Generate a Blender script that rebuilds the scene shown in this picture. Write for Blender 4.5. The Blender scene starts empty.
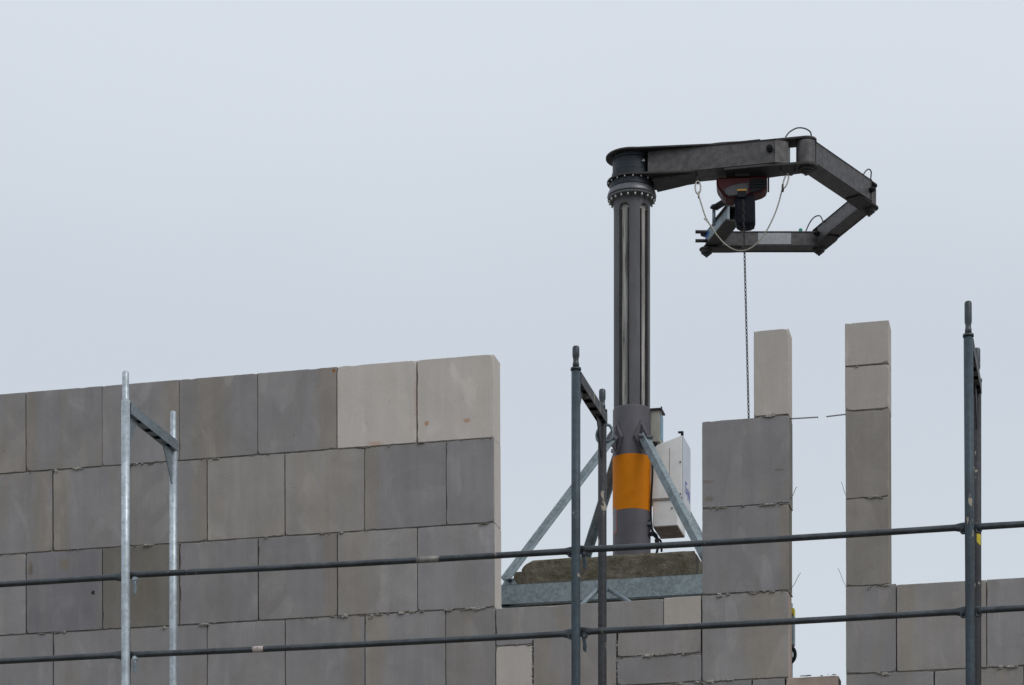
import bpy, bmesh, math, random
from mathutils import Vector, Matrix, noise

random.seed(11)
R = math.radians
scene = bpy.context.scene
COL = scene.collection

# ------------------------------------------------------------------ camera
F = 2460.0            # focal length in photo pixels
HY = 1180.0           # the eye-level line lies below the photo (rising front)
EYE = 1.6
cam_d = bpy.data.cameras.new('camera')
cam = bpy.data.objects.new('camera', cam_d)
COL.objects.link(cam)
cam.location = (0, 0, EYE)
cam.rotation_euler = (R(90), 0, 0)
cam_d.sensor_width = 36.0
cam_d.lens = F / 1024.0 * 36.0
cam_d.shift_y = (HY - 342.5) / 1024.0
cam_d.shift_x = 0.4 / 1024.0
cam_d.clip_start = 0.1
cam_d.clip_end = 3000
scene.camera = cam

# ------------------------------------------------------------------ world, sun, exposure
SUN_EL, SUN_AZ = R(42), R(138)      # azimuth clockwise from +Y (the view direction)
w = bpy.data.worlds.new('World')
scene.world = w
w.use_nodes = True
nt = w.node_tree
nt.nodes.clear()
wo = nt.nodes.new('ShaderNodeOutputWorld')
bg = nt.nodes.new('ShaderNodeBackground')
bg.inputs['Strength'].default_value = 0.1
sky = nt.nodes.new('ShaderNodeTexSky')
sky.sky_type = 'NISHITA'
sky.sun_disc = False
sky.sun_elevation = SUN_EL
sky.sun_rotation = SUN_AZ
sky.air_density = 1.0
sky.dust_density = 4.0
tc = nt.nodes.new('ShaderNodeTexCoord')
mp = nt.nodes.new('ShaderNodeMapping')
mp.inputs['Scale'].default_value = (1.0, 1.0, 2.2)
no = nt.nodes.new('ShaderNodeTexNoise')
no.inputs['Scale'].default_value = 2.2
no.inputs['Detail'].default_value = 3
no.inputs['Roughness'].default_value = 0.45
cr = nt.nodes.new('ShaderNodeValToRGB')
# height of the view ray (0 horizon, 1 zenith), wobbled by the noise, picks the cloud layer's tone
sepz = nt.nodes.new('ShaderNodeSeparateXYZ')
nsub = nt.nodes.new('ShaderNodeMath'); nsub.operation = 'MULTIPLY_ADD'; nsub.inputs[1].default_value = 0.16; nsub.inputs[2].default_value = -0.08
zadd = nt.nodes.new('ShaderNodeMath'); zadd.operation = 'ADD'; zadd.use_clamp = True
cr.color_ramp.interpolation = 'EASE'
E0, E1 = cr.color_ramp.elements[0], cr.color_ramp.elements[1]
E0.position = 0.0; E0.color = (0.62, 0.655, 0.70, 1)
E1.position = 1.0; E1.color = (0.72, 0.75, 0.81, 1)
for p_, c_ in ((0.20, (0.610, 0.665, 0.720)), (0.325, (0.580, 0.630, 0.700)), (0.43, (0.662, 0.712, 0.780))):
    e_ = cr.color_ramp.elements.new(p_); e_.color = (*c_, 1)
sc10 = nt.nodes.new('ShaderNodeVectorMath')
sc10.operation = 'SCALE'
sc10.inputs['Scale'].default_value = 10.75
mx = nt.nodes.new('ShaderNodeMix')
mx.data_type = 'RGBA'
mx.clamp_result = False
mx.inputs[0].default_value = 0.94      # cloud cover over the clear sky
nt.links.new(tc.outputs['Generated'], mp.inputs['Vector'])
nt.links.new(mp.outputs['Vector'], no.inputs['Vector'])
nt.links.new(no.outputs['Fac'], nsub.inputs[0])
nt.links.new(tc.outputs['Generated'], sepz.inputs[0])
nt.links.new(sepz.outputs[2], zadd.inputs[0]); nt.links.new(nsub.outputs[0], zadd.inputs[1])
nt.links.new(zadd.outputs[0], cr.inputs['Fac'])
nt.links.new(cr.outputs['Color'], sc10.inputs[0])
nt.links.new(sky.outputs['Color'], mx.inputs[6])
nt.links.new(sc10.outputs['Vector'], mx.inputs[7])
nt.links.new(mx.outputs[2], bg.inputs['Color'])
nt.links.new(bg.outputs['Background'], wo.inputs['Surface'])

sun_d = bpy.data.lights.new('sun', 'SUN')
sun_d.energy = 0.8
sun_d.angle = R(25)
sun_d.color = (1.0, 0.965, 0.92)
sun = bpy.data.objects.new('sun', sun_d)
COL.objects.link(sun)
sdir = Vector((math.sin(SUN_AZ) * math.cos(SUN_EL), math.cos(SUN_AZ) * math.cos(SUN_EL), math.sin(SUN_EL)))
sun.rotation_euler = sdir.to_track_quat('Z', 'Y').to_euler()
sun.location = (5, -5, 20)

vs = scene.view_settings
vs.view_transform = 'Standard'
vs.look = 'None'
vs.exposure = 0.0
vs.gamma = 1.0
vs.use_curve_mapping = False
scene.cycles.use_denoising = True
scene.cycles.max_bounces = 6

# ------------------------------------------------------------------ frame of reference
TH = math.atan(F / 10512.0)                      # the house turns this far from the image plane
U = Vector((math.cos(TH), -math.sin(TH), 0))     # along the wall, to the right
N = Vector((math.sin(TH), math.cos(TH), 0))      # away from the street
Z = Vector((0, 0, 1))
ROT = Matrix.Rotation(-TH, 4, 'Z')


def pt(px, py, D):
    return Vector(((px - 512) / F * D, D, EYE + (HY - py) / F * D))


def depth(px, D0):
    """depth at photo column px of the plane parallel to the wall that lies D0 straight ahead"""
    t = (px - 512) / F
    s = D0 * t / (math.cos(TH) + t * math.sin(TH))
    return D0 - s * math.sin(TH)


def ppt(px, py, D0):
    return pt(px, py, depth(px, D0))


# ------------------------------------------------------------------ object helpers
WM = {}


def empty(name, loc, rot=None):
    o = bpy.data.objects.new(name, None)
    COL.objects.link(o)
    o.empty_display_size = 0.2
    m = Matrix.Translation(loc) @ (rot if rot is not None else Matrix.Identity(4))
    o.matrix_local = m
    WM[o.name] = m
    return o


def child_empty(name, parent, loc, rot=None):
    o = bpy.data.objects.new(name, None)
    COL.objects.link(o)
    m = Matrix.Translation(loc) @ (rot if rot is not None else Matrix.Identity(4))
    o.parent = parent
    o.matrix_local = WM[parent.name].inverted() @ m
    WM[o.name] = m
    return o


def tag(o, label=None, cat=None, group=None, kind=None):
    if label: o['label'] = label
    if cat: o['category'] = cat
    if group: o['group'] = group
    if kind: o['kind'] = kind
    return o


class MB:
    """gathers geometry in world space; build() links it as ONE mesh object"""
    def __init__(s):
        s.v = []; s.f = []; s.m = []; s.sm = []

    def add(s, vs_, fs, mat=0, smooth=False):
        b = len(s.v)
        s.v += [Vector(v) for v in vs_]
        for f in fs:
            s.f.append([b + i for i in f]); s.m.append(mat); s.sm.append(smooth)
        return s

    def box(s, c, ax, ay, az, bev=0.0, mat=0):
        """centre + three half-axis vectors, edges chamfered by bev"""
        c = Vector(c); ax = Vector(ax); ay = Vector(ay); az = Vector(az)
        bm = bmesh.new()
        bmesh.ops.create_cube(bm, size=2.0)
        for v in bm.verts:
            v.co = c + ax * v.co.x + ay * v.co.y + az * v.co.z
        if bev > 0:
            bmesh.ops.bevel(bm, geom=list(bm.edges), offset=bev, segments=2, affect='EDGES', profile=0.6)
        return s._bm(bm, mat)

    def _bm(s, bm, mat=0, smooth=False):
        bmesh.ops.recalc_face_normals(bm, faces=list(bm.faces))
        bm.verts.index_update()
        s.add([v.co.copy() for v in bm.verts], [[v.index for v in f.verts] for f in bm.faces], mat, smooth)
        bm.free()
        return s

    def beam(s, a, b, w_, h_, up=Z, bev=0.004, mat=0):
        a = Vector(a); b = Vector(b)
        d = (b - a); L = d.length; d.normalize()
        side = d.cross(up).normalized()
        u2 = side.cross(d).normalized()
        return s.box((a + b) / 2, d * L / 2, side * w_ / 2, u2 * h_ / 2, bev, mat)

    def sweep(s, path, rad, seg=16, cap=True, mat=0, flat=None):
        """tube along path; rad a number or list; flat: list of (ra, rb) pairs overriding it"""
        path = [Vector(p) for p in path]
        n = len(path)
        rings = []
        t0 = (path[1] - path[0]).normalized()
        ref = Vector((0, 0, 1)) if abs(t0.z) < 0.9 else Vector((0, 1, 0))
        a = t0.cross(ref).normalized()
        for i, p in enumerate(path):
            if i == 0: t = t0
            elif i == n - 1: t = (path[-1] - path[-2]).normalized()
            else: t = ((path[i] - path[i - 1]).normalized() + (path[i + 1] - path[i]).normalized()).normalized()
            a = (a - t * a.dot(t)).normalized()
            b = a.cross(t)
            if flat: ra, rb = flat[i]
            else:
                ra = rb = rad[i] if isinstance(rad, (list, tuple)) else rad
            rings.append([p + a * math.cos(2 * math.pi * k / seg) * ra + b * math.sin(2 * math.pi * k / seg) * rb for k in range(seg)])
        vv = [v for r in rings for v in r]
        ff = []
        for i in range(n - 1):
            for k in range(seg):
                k2 = (k + 1) % seg
                ff.append([i * seg + k, i * seg + k2, (i + 1) * seg + k2, (i + 1) * seg + k])
        s.add(vv, ff, mat, True)
        if cap:
            base = len(s.v) - len(vv)
            s.f.append([base + k for k in range(seg)][::-1]); s.m.append(mat); s.sm.append(False)
            s.f.append([base + (n - 1) * seg + k for k in range(seg)]); s.m.append(mat); s.sm.append(False)
        return s

    def lathe(s, c, prof, seg=48, mat=0):
        """vertical axis at c; prof = [(r, z)...] bottom to top, capped"""
        c = Vector(c)
        vv = []
        for r, z in prof:
            for k in range(seg):
                a = 2 * math.pi * k / seg
                vv.append(Vector((c.x + r * math.cos(a), c.y + r * math.sin(a), z)))
        ff = []
        for i in range(len(prof) - 1):
            for k in range(seg):
                k2 = (k + 1) % seg
                ff.append([i * seg + k, i * seg + k2, (i + 1) * seg + k2, (i + 1) * seg + k])
        ff.append(list(range(seg))[::-1])
        ff.append([(len(prof) - 1) * seg + k for k in range(seg)])
        b = len(s.v)
        s.add(vv, ff, mat, False)
        return s

    def prism(s, pts, ext, mat=0, bev=0.0):
        """polygon of world points pushed along ext"""
        bm = bmesh.new()
        vs1 = [bm.verts.new(Vector(p)) for p in pts]
        f = bm.faces.new(vs1)
        r = bmesh.ops.extrude_face_region(bm, geom=[f])
        for v in r['geom']:
            if isinstance(v, bmesh.types.BMVert): v.co += Vector(ext)
        if bev > 0:
            bmesh.ops.recalc_face_normals(bm, faces=list(bm.faces))
            bmesh.ops.bevel(bm, geom=list(bm.edges), offset=bev, segments=1, affect='EDGES')
        return s._bm(bm, mat)

    def blob(s, c, rx, ry, rz, sub=2, amp=0.35, mat=0):
        bm = bmesh.new()
        bmesh.ops.create_icosphere(bm, subdivisions=sub, radius=1.0)
        sd = Vector((random.random() * 50, random.random() * 50, 0))
        for v in bm.verts:
            k = 1 + amp * noise.noise(v.co * 1.6 + sd) * 1.6
            q = v.co * k
            v.co = Vector(c) + U * q.x * rx + N * q.y * ry + Z * q.z * rz
        return s._bm(bm, mat, False)

    def torus(s, c, ax, ay, ra, rb, r, n=20, seg=8, mat=0):
        """closed ring in the plane ax, ay with radii ra, rb and wire radius r"""
        c = Vector(c); ax = Vector(ax).normalized(); ay = Vector(ay).normalized()
        nz = ax.cross(ay)
        vv = []
        for i in range(n):
            a = 2 * math.pi * i / n
            p = c + ax * math.cos(a) * ra + ay * math.sin(a) * rb
            o = (ax * math.cos(a) * rb + ay * math.sin(a) * ra).normalized()
            for k in range(seg):
                b = 2 * math.pi * k / seg
                vv.append(p + o * math.cos(b) * r + nz * math.sin(b) * r)
        ff = []
        for i in range(n):
            for k in range(seg):
                i2 = (i + 1) % n; k2 = (k + 1) % seg
                ff.append([i * seg + k, i * seg + k2, i2 * seg + k2, i2 * seg + k])
        return s.add(vv, ff, mat, True)

    def build(s, name, mats, parent=None, origin=None):
        if not isinstance(mats, (list, tuple)): mats = [mats]
        if origin is not None:
            m = Matrix.Translation(origin) @ (ROT if parent is None else WM[parent.name].to_3x3().to_4x4())
        elif parent is not None:
            m = WM[parent.name]
        else:
            m = Matrix.Identity(4)
        inv = m.inverted()
        me = bpy.data.meshes.new(name)
        me.from_pydata([inv @ v for v in s.v], [], s.f)
        for mt in mats: me.materials.append(mt)
        me.polygons.foreach_set('material_index', s.m)
        me.polygons.foreach_set('use_smooth', s.sm)
        me.update()
        o = bpy.data.objects.new(name, me)
        COL.objects.link(o)
        if parent is not None:
            o.parent = parent
            o.matrix_local = WM[parent.name].inverted() @ m
        else:
            o.matrix_local = m
        WM[o.name] = m
        return o


# ------------------------------------------------------------------ materials
def new_mat(name):
    m = bpy.data.materials.new(name)
    m.use_nodes = True
    t = m.node_tree
    b = t.nodes['Principled BSDF']
    return m, t, b


class G:
    """tiny node-graph helper"""
    def __init__(s, t): s.t = t; s.co = t.nodes.new('ShaderNodeTexCoord')

    def n(s, kind, **kw):
        nd = s.t.nodes.new(kind)
        for k, v in kw.items(): setattr(nd, k, v)
        return nd

    def link(s, a, b): s.t.links.new(a, b)

    def rand_vec(s, scale=(1, 1, 1)):
        oi = s.n('ShaderNodeObjectInfo')
        mu = s.n('ShaderNodeMath', operation='MULTIPLY'); mu.inputs[1].default_value = 97.3
        s.link(oi.outputs['Random'], mu.inputs[0])
        cx = s.n('ShaderNodeCombineXYZ')
        s.link(mu.outputs[0], cx.inputs[0]); s.link(mu.outputs[0], cx.inputs[2])
        ad = s.n('ShaderNodeVectorMath', operation='ADD')
        s.link(s.co.outputs['Object'], ad.inputs[0]); s.link(cx.outputs[0], ad.inputs[1])
        mp_ = s.n('ShaderNodeVectorMath', operation='MULTIPLY')
        s.link(ad.outputs[0], mp_.inputs[0]); mp_.inputs[1].default_value = scale
        return mp_.outputs[0]

    def noise(s, vec, scale, detail=4, rough=0.5, dist=0.0):
        nn = s.n('ShaderNodeTexNoise')
        nn.inputs['Scale'].default_value = scale
        nn.inputs['Detail'].default_value = detail
        nn.inputs['Roughness'].default_value = rough
        nn.inputs['Distortion'].default_value = dist
        s.link(vec, nn.inputs['Vector'])
        return nn.outputs['Fac']

    def ramp(s, fac, a, b, ca=0.0, cb=1.0):
        r = s.n('ShaderNodeMapRange')
        r.inputs['From Min'].default_value = a; r.inputs['From Max'].default_value = b
        r.inputs['To Min'].default_value = ca; r.inputs['To Max'].default_value = cb
        r.interpolation_type = 'SMOOTHSTEP'
        s.link(fac, r.inputs['Value'])
        return r.outputs[0]

    def math(s, op, a, b=None, clamp=False):
        m = s.n('ShaderNodeMath', operation=op, use_clamp=clamp)
        for i, x in enumerate((a, b)):
            if x is None: continue
            if isinstance(x, (int, float)): m.inputs[i].default_value = x
            else: s.link(x, m.inputs[i])
        return m.outputs[0]

    def mix(s, fac, a, b):
        m = s.n('ShaderNodeMix', data_type='RGBA')
        for i, x in ((0, fac), (6, a), (7, b)):
            if isinstance(x, (int, float)): m.inputs[i].default_value = x
            elif isinstance(x, tuple): m.inputs[i].default_value = (*x, 1)
            else: s.link(x, m.inputs[i])
        return m.outputs[2]

    def scale_col(s, col, fac):
        m = s.n('ShaderNodeVectorMath', operation='SCALE')
        s.link(col, m.inputs[0]); s.link(fac, m.inputs['Scale'])
        return m.outputs[0]

    def attr(s, name):
        a = s.n('ShaderNodeAttribute', attribute_type='OBJECT', attribute_name=name)
        return a.outputs['Fac']

    def bump(s, h, b, strength=0.3, dist=0.002):
        bp = s.n('ShaderNodeBump')
        bp.inputs['Strength'].default_value = strength
        bp.inputs['Distance'].default_value = dist
        s.link(h, bp.inputs['Height'])
        s.link(bp.outputs[0], b.inputs['Normal'])


def block_material(name, cool, warm, warm_amt, spots=(), mott=0.08):
    """sand-lime block: cool grey with warmer damp areas, rub marks, pits; spots = (x, z, rx, rz, colour, strength)"""
    m, t, b = new_mat(name)
    g = G(t)
    v = g.rand_vec()
    vs_ = g.rand_vec((1.0, 1.0, 0.28))
    w1 = g.noise(vs_, 4.0, 4, 0.55, 0.8)
    wfac = g.math('ADD', g.ramp(w1, 0.44, 0.76), g.attr('warm'), True)
    # a damp stripe of its own position on some blocks (object property band = x in metres, bandw = half width)
    sx = g.n('ShaderNodeSeparateXYZ'); g.link(g.co.outputs['Object'], sx.inputs[0])
    wob = g.math('MULTIPLY', g.math('SUBTRACT', g.noise(g.co.outputs['Object'], 4, 3), 0.5), 0.12)
    dx = g.math('ABSOLUTE', g.math('ADD', g.math('SUBTRACT', sx.outputs[0], g.attr('band')), wob))
    bandf = g.math('SUBTRACT', 1.0, g.math('DIVIDE', dx, g.math('ADD', g.attr('bandw'), 0.0001)), True)
    bandf = g.ramp(bandf, 0.0, 0.8, 0.0, 0.9)
    wfac = g.math('MAXIMUM', g.math('MULTIPLY', wfac, warm_amt), bandf)
    col = g.mix(wfac, cool, warm)
    blot = g.ramp(g.noise(v, 3.6, 5, 0.6, 0.4), 0.3, 0.7, 1 - mott, 1 + mott)
    rub = g.ramp(g.noise(g.rand_vec((1, 1, 0.6)), 2.6, 3, 0.5, 2.2), 0.57, 0.70, 1.0, 1.13)
    st = g.ramp(g.noise(g.rand_vec((1, 1, 0.03)), 95, 3, 0.7), 0.3, 0.7, 0.982, 1.018)
    sp = g.ramp(g.noise(v, 170, 4, 0.75), 0.3, 0.72, 0.90, 1.09)
    # dried water marks with a fairly crisp curved edge, faint vertical runs
    wm = g.ramp(g.noise(g.rand_vec((1, 1, 0.42)), 3.4, 1, 0.3, 0.9), 0.60, 0.625, 0.0, 1.0)
    wf = g.ramp(g.noise(g.rand_vec((1.3, 1, 0.9)), 2.2, 1), 0.42, 0.6, 0.0, mott * 1.3)
    wmk = g.math('ADD', 1.0, g.math('MULTIPLY', wm, wf))
    vr = g.ramp(g.noise(g.rand_vec((1, 1, 0.07)), 13, 3, 0.6), 0.35, 0.65, 1 - mott * .4, 1 + mott * .5)
    pits = g.ramp(g.noise(v, 62, 2, 0.5), 0.22, 0.27, 0.62, 1.0)
    k = g.math('MULTIPLY', g.math('MULTIPLY', blot, st), g.math('MULTIPLY', sp, pits))
    k = g.math('MULTIPLY', g.math('MULTIPLY', k, rub), g.attr('tone'))
    k = g.math('MULTIPLY', g.math('MULTIPLY', k, wmk), vr)
    col = g.scale_col(col, k)
    # worn, dirtier rim with scratches of its own
    sm = g.ramp(g.noise(g.rand_vec((0.8, 1, 1.6)), 9, 5, 0.75, 2.0), 0.66, 0.74, 0.0, 0.30)
    col = g.mix(sm, col, (0.17, 0.145, 0.11))
    for (x, z, rx, rz, c, s_) in spots:
        q = g.n('ShaderNodeVectorMath', operation='SUBTRACT'); g.link(g.co.outputs['Object'], q.inputs[0]); q.inputs[1].default_value = (x, 0, z)
        q2 = g.n('ShaderNodeVectorMath', operation='MULTIPLY'); g.link(q.outputs[0], q2.inputs[0]); q2.inputs[1].default_value = (1 / rx, 0, 1 / rz)
        ln = g.n('ShaderNodeVectorMath', operation='LENGTH'); g.link(q2.outputs[0], ln.inputs[0])
        nz = g.math('MULTIPLY', g.math('SUBTRACT', g.noise(g.co.outputs['Object'], 55, 5, 0.75), 0.5), 2.4)
        f = g.ramp(g.math('ADD', ln.outputs['Value'], nz), 1.05, 0.35, 0.0, s_)
        col = g.mix(f, col, c)
    g.link(col, b.inputs['Base Color'])
    b.inputs['Roughness'].default_value = 0.92
    b.inputs['Specular IOR Level'].default_value = 0.25
    h = g.math('ADD', g.noise(v, 200, 4, 0.7), g.math('MULTIPLY', g.noise(v, 14, 3, 0.5), 1.5))
    g.bump(h, b, 0.35, 0.003)
    return m


M = {}
GREY = (0.292, 0.283, 0.284); WARM = (0.302, 0.275, 0.242)
M['block'] = block_material('grey_block', GREY, WARM, 0.85)
M['block_marks'] = block_material('grey_block_handprints', GREY, WARM, 0.85, spots=(
    (-0.06, -0.19, 0.055, 0.048, (0.30, 0.285, 0.25), 0.42), (0.115, -0.175, 0.065, 0.055, (0.30, 0.285, 0.25), 0.42),
    (0.235, -0.185, 0.05, 0.06, (0.29, 0.27, 0.24), 0.42), (-0.21, -0.20, 0.035, 0.022, (0.16, 0.12, 0.08), 0.5),
    (0.19, -0.06, 0.04, 0.009, (0.13, 0.10, 0.07), 0.5), (-0.22, -0.10, 0.05, 0.012, (0.19, 0.15, 0.10), 0.5)))
M['block_rust'] = block_material('grey_block_rust_spot', GREY, WARM, 0.85, spots=(
    (0.232, 0.222, 0.013, 0.017, (0.30, 0.10, 0.012), 0.95), (0.13, 0.135, 0.007, 0.007, (0.30, 0.13, 0.05), 0.8)))
M['block_knot'] = block_material('grey_block_dark_hole', (0.235, 0.228, 0.238), WARM, 0.6, spots=(
    (0.19, -0.02, 0.016, 0.018, (0.035, 0.022, 0.015), 0.97), (0.0, 0.17, 0.05, 0.05, (0.24, 0.19, 0.12), 0.5),
    (-0.22, 0.15, 0.02, 0.05, (0.15, 0.10, 0.05), 0.6)))
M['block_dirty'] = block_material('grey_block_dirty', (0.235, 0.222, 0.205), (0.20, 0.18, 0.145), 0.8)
PALE = (0.570, 0.528, 0.485); PALEW = (0.57, 0.515, 0.45)
M['pale'] = block_material('pale_block', PALE, PALEW, 0.5, mott=0.04)
M['pale_orange'] = block_material('pale_block_orange_marks', PALE, PALEW, 0.5, mott=0.04, spots=(
    (-0.175, -0.135, 0.016, 0.022, (0.42, 0.20, 0.09), 0.75), (0.07, -0.135, 0.028, 0.018, (0.44, 0.24, 0.13), 0.7),
    (-0.235, -0.225, 0.014, 0.02, (0.25, 0.13, 0.08), 0.6)))
M['pale_edge'] = block_material('pale_block_orange_edge', PALE, PALEW, 0.5, mott=0.04, spots=(
    (-0.01, -0.235, 0.06, 0.02, (0.50, 0.33, 0.22), 0.6), (0.243, 0.0, 0.012, 0.20, (0.45, 0.33, 0.28), 0.5)))
M['pink'] = block_material('pinkish_block', (0.40, 0.325, 0.28), (0.40, 0.31, 0.25), 0.6)
M['end'] = M['pale']


def simple(name, col, rough=0.6, metal=0.0, var=0.15, scale=20, bump=0.0, dirt=None, dirt_t=(0.6, 0.72), stretch=(1, 1, 1), spec=0.5, dist=0.5):
    m, t, b = new_mat(name)
    b.inputs['Specular IOR Level'].default_value = spec
    g = G(t)
    v = g.rand_vec(stretch)
    k = g.ramp(g.noise(v, scale, 5, 0.6), 0.25, 0.75, 1 - var, 1 + var)
    rgb = g.n('ShaderNodeRGB'); rgb.outputs[0].default_value = (*col, 1)
    c = g.scale_col(rgb.outputs[0], k)
    if dirt is not None:
        f = g.ramp(g.noise(v, scale * 1.7, 6, 0.65, dist), dirt_t[0], dirt_t[1])
        c = g.mix(f, c, dirt)
        b_r = g.ramp(f, 0, 1, rough, 0.9)
        g.link(b_r, b.inputs['Roughness'])
        g.link(g.math('MULTIPLY', g.math('SUBTRACT', 1.0, f), metal), b.inputs['Metallic'])
    else:
        g.link(g.ramp(g.noise(v, scale * 2, 3), 0.3, 0.7, rough * 0.85, min(1, rough * 1.15)), b.inputs['Roughness'])
        b.inputs['Metallic'].default_value = metal
    g.link(c, b.inputs['Base Color'])
    if bump: g.bump(g.noise(v, scale * 4, 4, 0.6), b, bump, 0.002)
    return m


def galvanised(name, base, dark, metal=0.45, rough=0.5, spangle=0.22, splash=None, splash_t=0.66, streak=0.3):
    """zinc coating: small spangle, long dull streaks, cement splashes and scuffs"""
    m, t, b = new_mat(name)
    g = G(t)
    v = g.rand_vec()
    vo = g.n('ShaderNodeTexVoronoi'); vo.inputs['Scale'].default_value = 55
    g.link(v, vo.inputs['Vector'])
    sx = g.n('ShaderNodeSeparateColor'); g.link(vo.outputs['Color'], sx.inputs[0])
    sp = g.ramp(sx.outputs[0], 0, 1, 1 - spangle, 1 + spangle)
    f = g.ramp(g.noise(v, 7, 5, 0.65, 0.4), 0.42, 0.66, 0, streak * 2)
    col = g.scale_col(g.mix(f, base, dark), sp)
    sc = g.ramp(g.noise(v, 60, 4, 0.7), 0.66, 0.72, 0, 0.75)
    col = g.mix(sc, col, (0.035, 0.03, 0.028))
    if splash:
        s1 = g.ramp(g.noise(g.rand_vec((1, 1, 0.5)), 15, 4, 0.6, 0.0), splash_t, splash_t + 0.02)
        col = g.mix(s1, col, splash)
        g.link(g.math('MULTIPLY', g.math('SUBTRACT', 1.0, s1), metal), b.inputs['Metallic'])
        g.link(g.math('ADD', g.math('MULTIPLY', s1, 0.9 - rough), rough), b.inputs['Roughness'])
    else:
        b.inputs['Metallic'].default_value = metal
        g.link(g.ramp(f, 0, 1, rough, rough + 0.15), b.inputs['Roughness'])
    g.link(col, b.inputs['Base Color'])
    g.bump(g.noise(v, 90, 4, 0.6), b, 0.15, 0.0015)
    return m


M['mortar'] = simple('mortar', (0.34, 0.325, 0.295), 0.95, 0, 0.3, 60, 0.4)
M['galv_bright'] = galvanised('galvanised_bright', (0.50, 0.56, 0.60), (0.33, 0.37, 0.40), 0.55, 0.42, 0.12)
M['galv_dull'] = galvanised('galvanised_dull', (0.25, 0.30, 0.33), (0.15, 0.19, 0.21), 0.4, 0.55, 0.12)
M['tube_blue'] = galvanised('tube_dark_blue_grey', (0.055, 0.080, 0.098), (0.038, 0.046, 0.054), 0.3, 0.55, 0.12, (0.36, 0.32, 0.25), 0.665)
M['tube_dark'] = galvanised('tube_dark_grey', (0.050, 0.052, 0.058), (0.032, 0.032, 0.036), 0.3, 0.6, 0.12, (0.36, 0.32, 0.25), 0.63)
M['rail'] = galvanised('rail_grey', (0.080, 0.092, 0.102), (0.045, 0.048, 0.052), 0.6, 0.38, 0.1, (0.30, 0.27, 0.22), 0.69)
M['galv_spangle'] = galvanised('galvanised_spangle', (0.27, 0.325, 0.345), (0.20, 0.245, 0.26), 0.35, 0.6, 0.16)
M['crane_steel'] = simple('weathered_crane_steel', (0.094, 0.089, 0.089), 0.48, 0.45, 0.32, 24, 0.1, (0.17, 0.14, 0.115), (0.62, 0.72))
M['crane_dark'] = simple('dark_crane_steel', (0.045, 0.042, 0.041), 0.6, 0.3, 0.3, 12, 0.1, (0.10, 0.08, 0.065), (0.60, 0.72))
M['column_steel'] = simple('dark_painted_column', (0.098, 0.098, 0.104), 0.62, 0.15, 0.25, 7, 0.05, (0.085, 0.08, 0.075), (0.55, 0.75), (1, 1, 0.3))
M['slot'] = simple('scraped_slot_metal', (0.42, 0.40, 0.38), 0.7, 0.1, 0.45, 40, 0.2, (0.085, 0.080, 0.080), (0.48, 0.72), (1, 1, 0.05), dist=0, spec=.3)
M['sleeve'] = simple('sleeve_anthracite', (0.108, 0.102, 0.115), 0.55, 0.2, 0.18, 8, 0.05)
M['ring'] = simple('bearing_ring_bare', (0.14, 0.145, 0.155), 0.45, 0.6, 0.2, 16)
M['bearing'] = simple('bearing_blue_black', (0.018, 0.024, 0.032), 0.5, 0.3, 0.2, 20)
M['bolt'] = simple('zinc_bolt', (0.62, 0.66, 0.62), 0.35, 0.6, 0.15, 60)
M['bolt_dark'] = simple('dull_bolt', (0.10, 0.12, 0.135), 0.5, 0.5, 0.2, 60)
M['black'] = simple('black_plastic', (0.010, 0.011, 0.013), 0.6, 0, 0.15, 20, spec=.2)
M['black_bag'] = simple('black_chain_bag', (0.008, 0.010, 0.016), 0.7, 0, 0.2, 9, spec=.15)
M['red'] = simple('hoist_red', (0.060, 0.004, 0.006), 0.5, 0, 0.2, 12, spec=.3)
M['name_plate'] = simple('alloy_plate', (0.34, 0.35, 0.36), 0.4, 0.3, 0.12, 30)
M['hoist_grey'] = simple('hoist_grey', (0.065, 0.065, 0.070), 0.55, 0.2, 0.1, 12)
M['yellow'] = simple('yellow_label', (0.50, 0.27, 0.02), 0.5, 0, 0.06, 30)
M['yellow_tape'] = simple('yellow_tape', (0.60, 0.48, 0.02), 0.5, 0, 0.25, 40)
M['orange'] = simple('orange_band', (0.66, 0.205, 0.002), 0.6, 0, 0.10, 9, 0, (0.42, 0.14, 0.01), (0.66, 0.78), spec=.15)
M['white_label'] = simple('white_sticker', (0.55, 0.56, 0.58), 0.5, 0, 0.06, 30)
M['label_faint'] = simple('faded_sticker', (0.20, 0.20, 0.21), 0.5, 0, 0.1, 30)
M['label_red'] = simple('red_border', (0.45, 0.12, 0.09), 0.5, 0, 0.1, 30)
M['blue'] = simple('blue_sticker', (0.03, 0.16, 0.50), 0.5, 0, 0.15, 60)
M['blue_pale'] = simple('pale_blue_panel', (0.16, 0.30, 0.40), 0.55, 0, 0.25, 60)
M['ink'] = simple('violet_blue_print', (0.10, 0.11, 0.42), 0.5, 0, 0.05, 30)
M['cabinet'] = simple('dirty_white_sheet_metal', (0.76, 0.75, 0.73), 0.5, 0, 0.06, 10, 0.03, (0.42, 0.33, 0.25), (0.64, 0.8))
M['cabinet_blue'] = simple('cabinet_side_sheet', (0.50, 0.54, 0.60), 0.5, 0, 0.08, 8)
M['cabinet_under'] = simple('cabinet_underside', (0.20, 0.15, 0.11), 0.8, 0, 0.3, 14)
M['beige'] = simple('beige_box', (0.36, 0.35, 0.30), 0.55, 0, 0.1, 15)
M['rope'] = simple('steel_wire_rope', (0.32, 0.31, 0.26), 0.45, 0.6, 0.3, 200)
M['link'] = simple('galvanised_link', (0.42, 0.41, 0.37), 0.4, 0.7, 0.2, 80)
M['chain'] = simple('dark_chain', (0.035, 0.034, 0.034), 0.5, 0.5, 0.3, 100)
M['hose'] = simple('grey_hose', (0.06, 0.065, 0.07), 0.5, 0, 0.1, 20)
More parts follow.
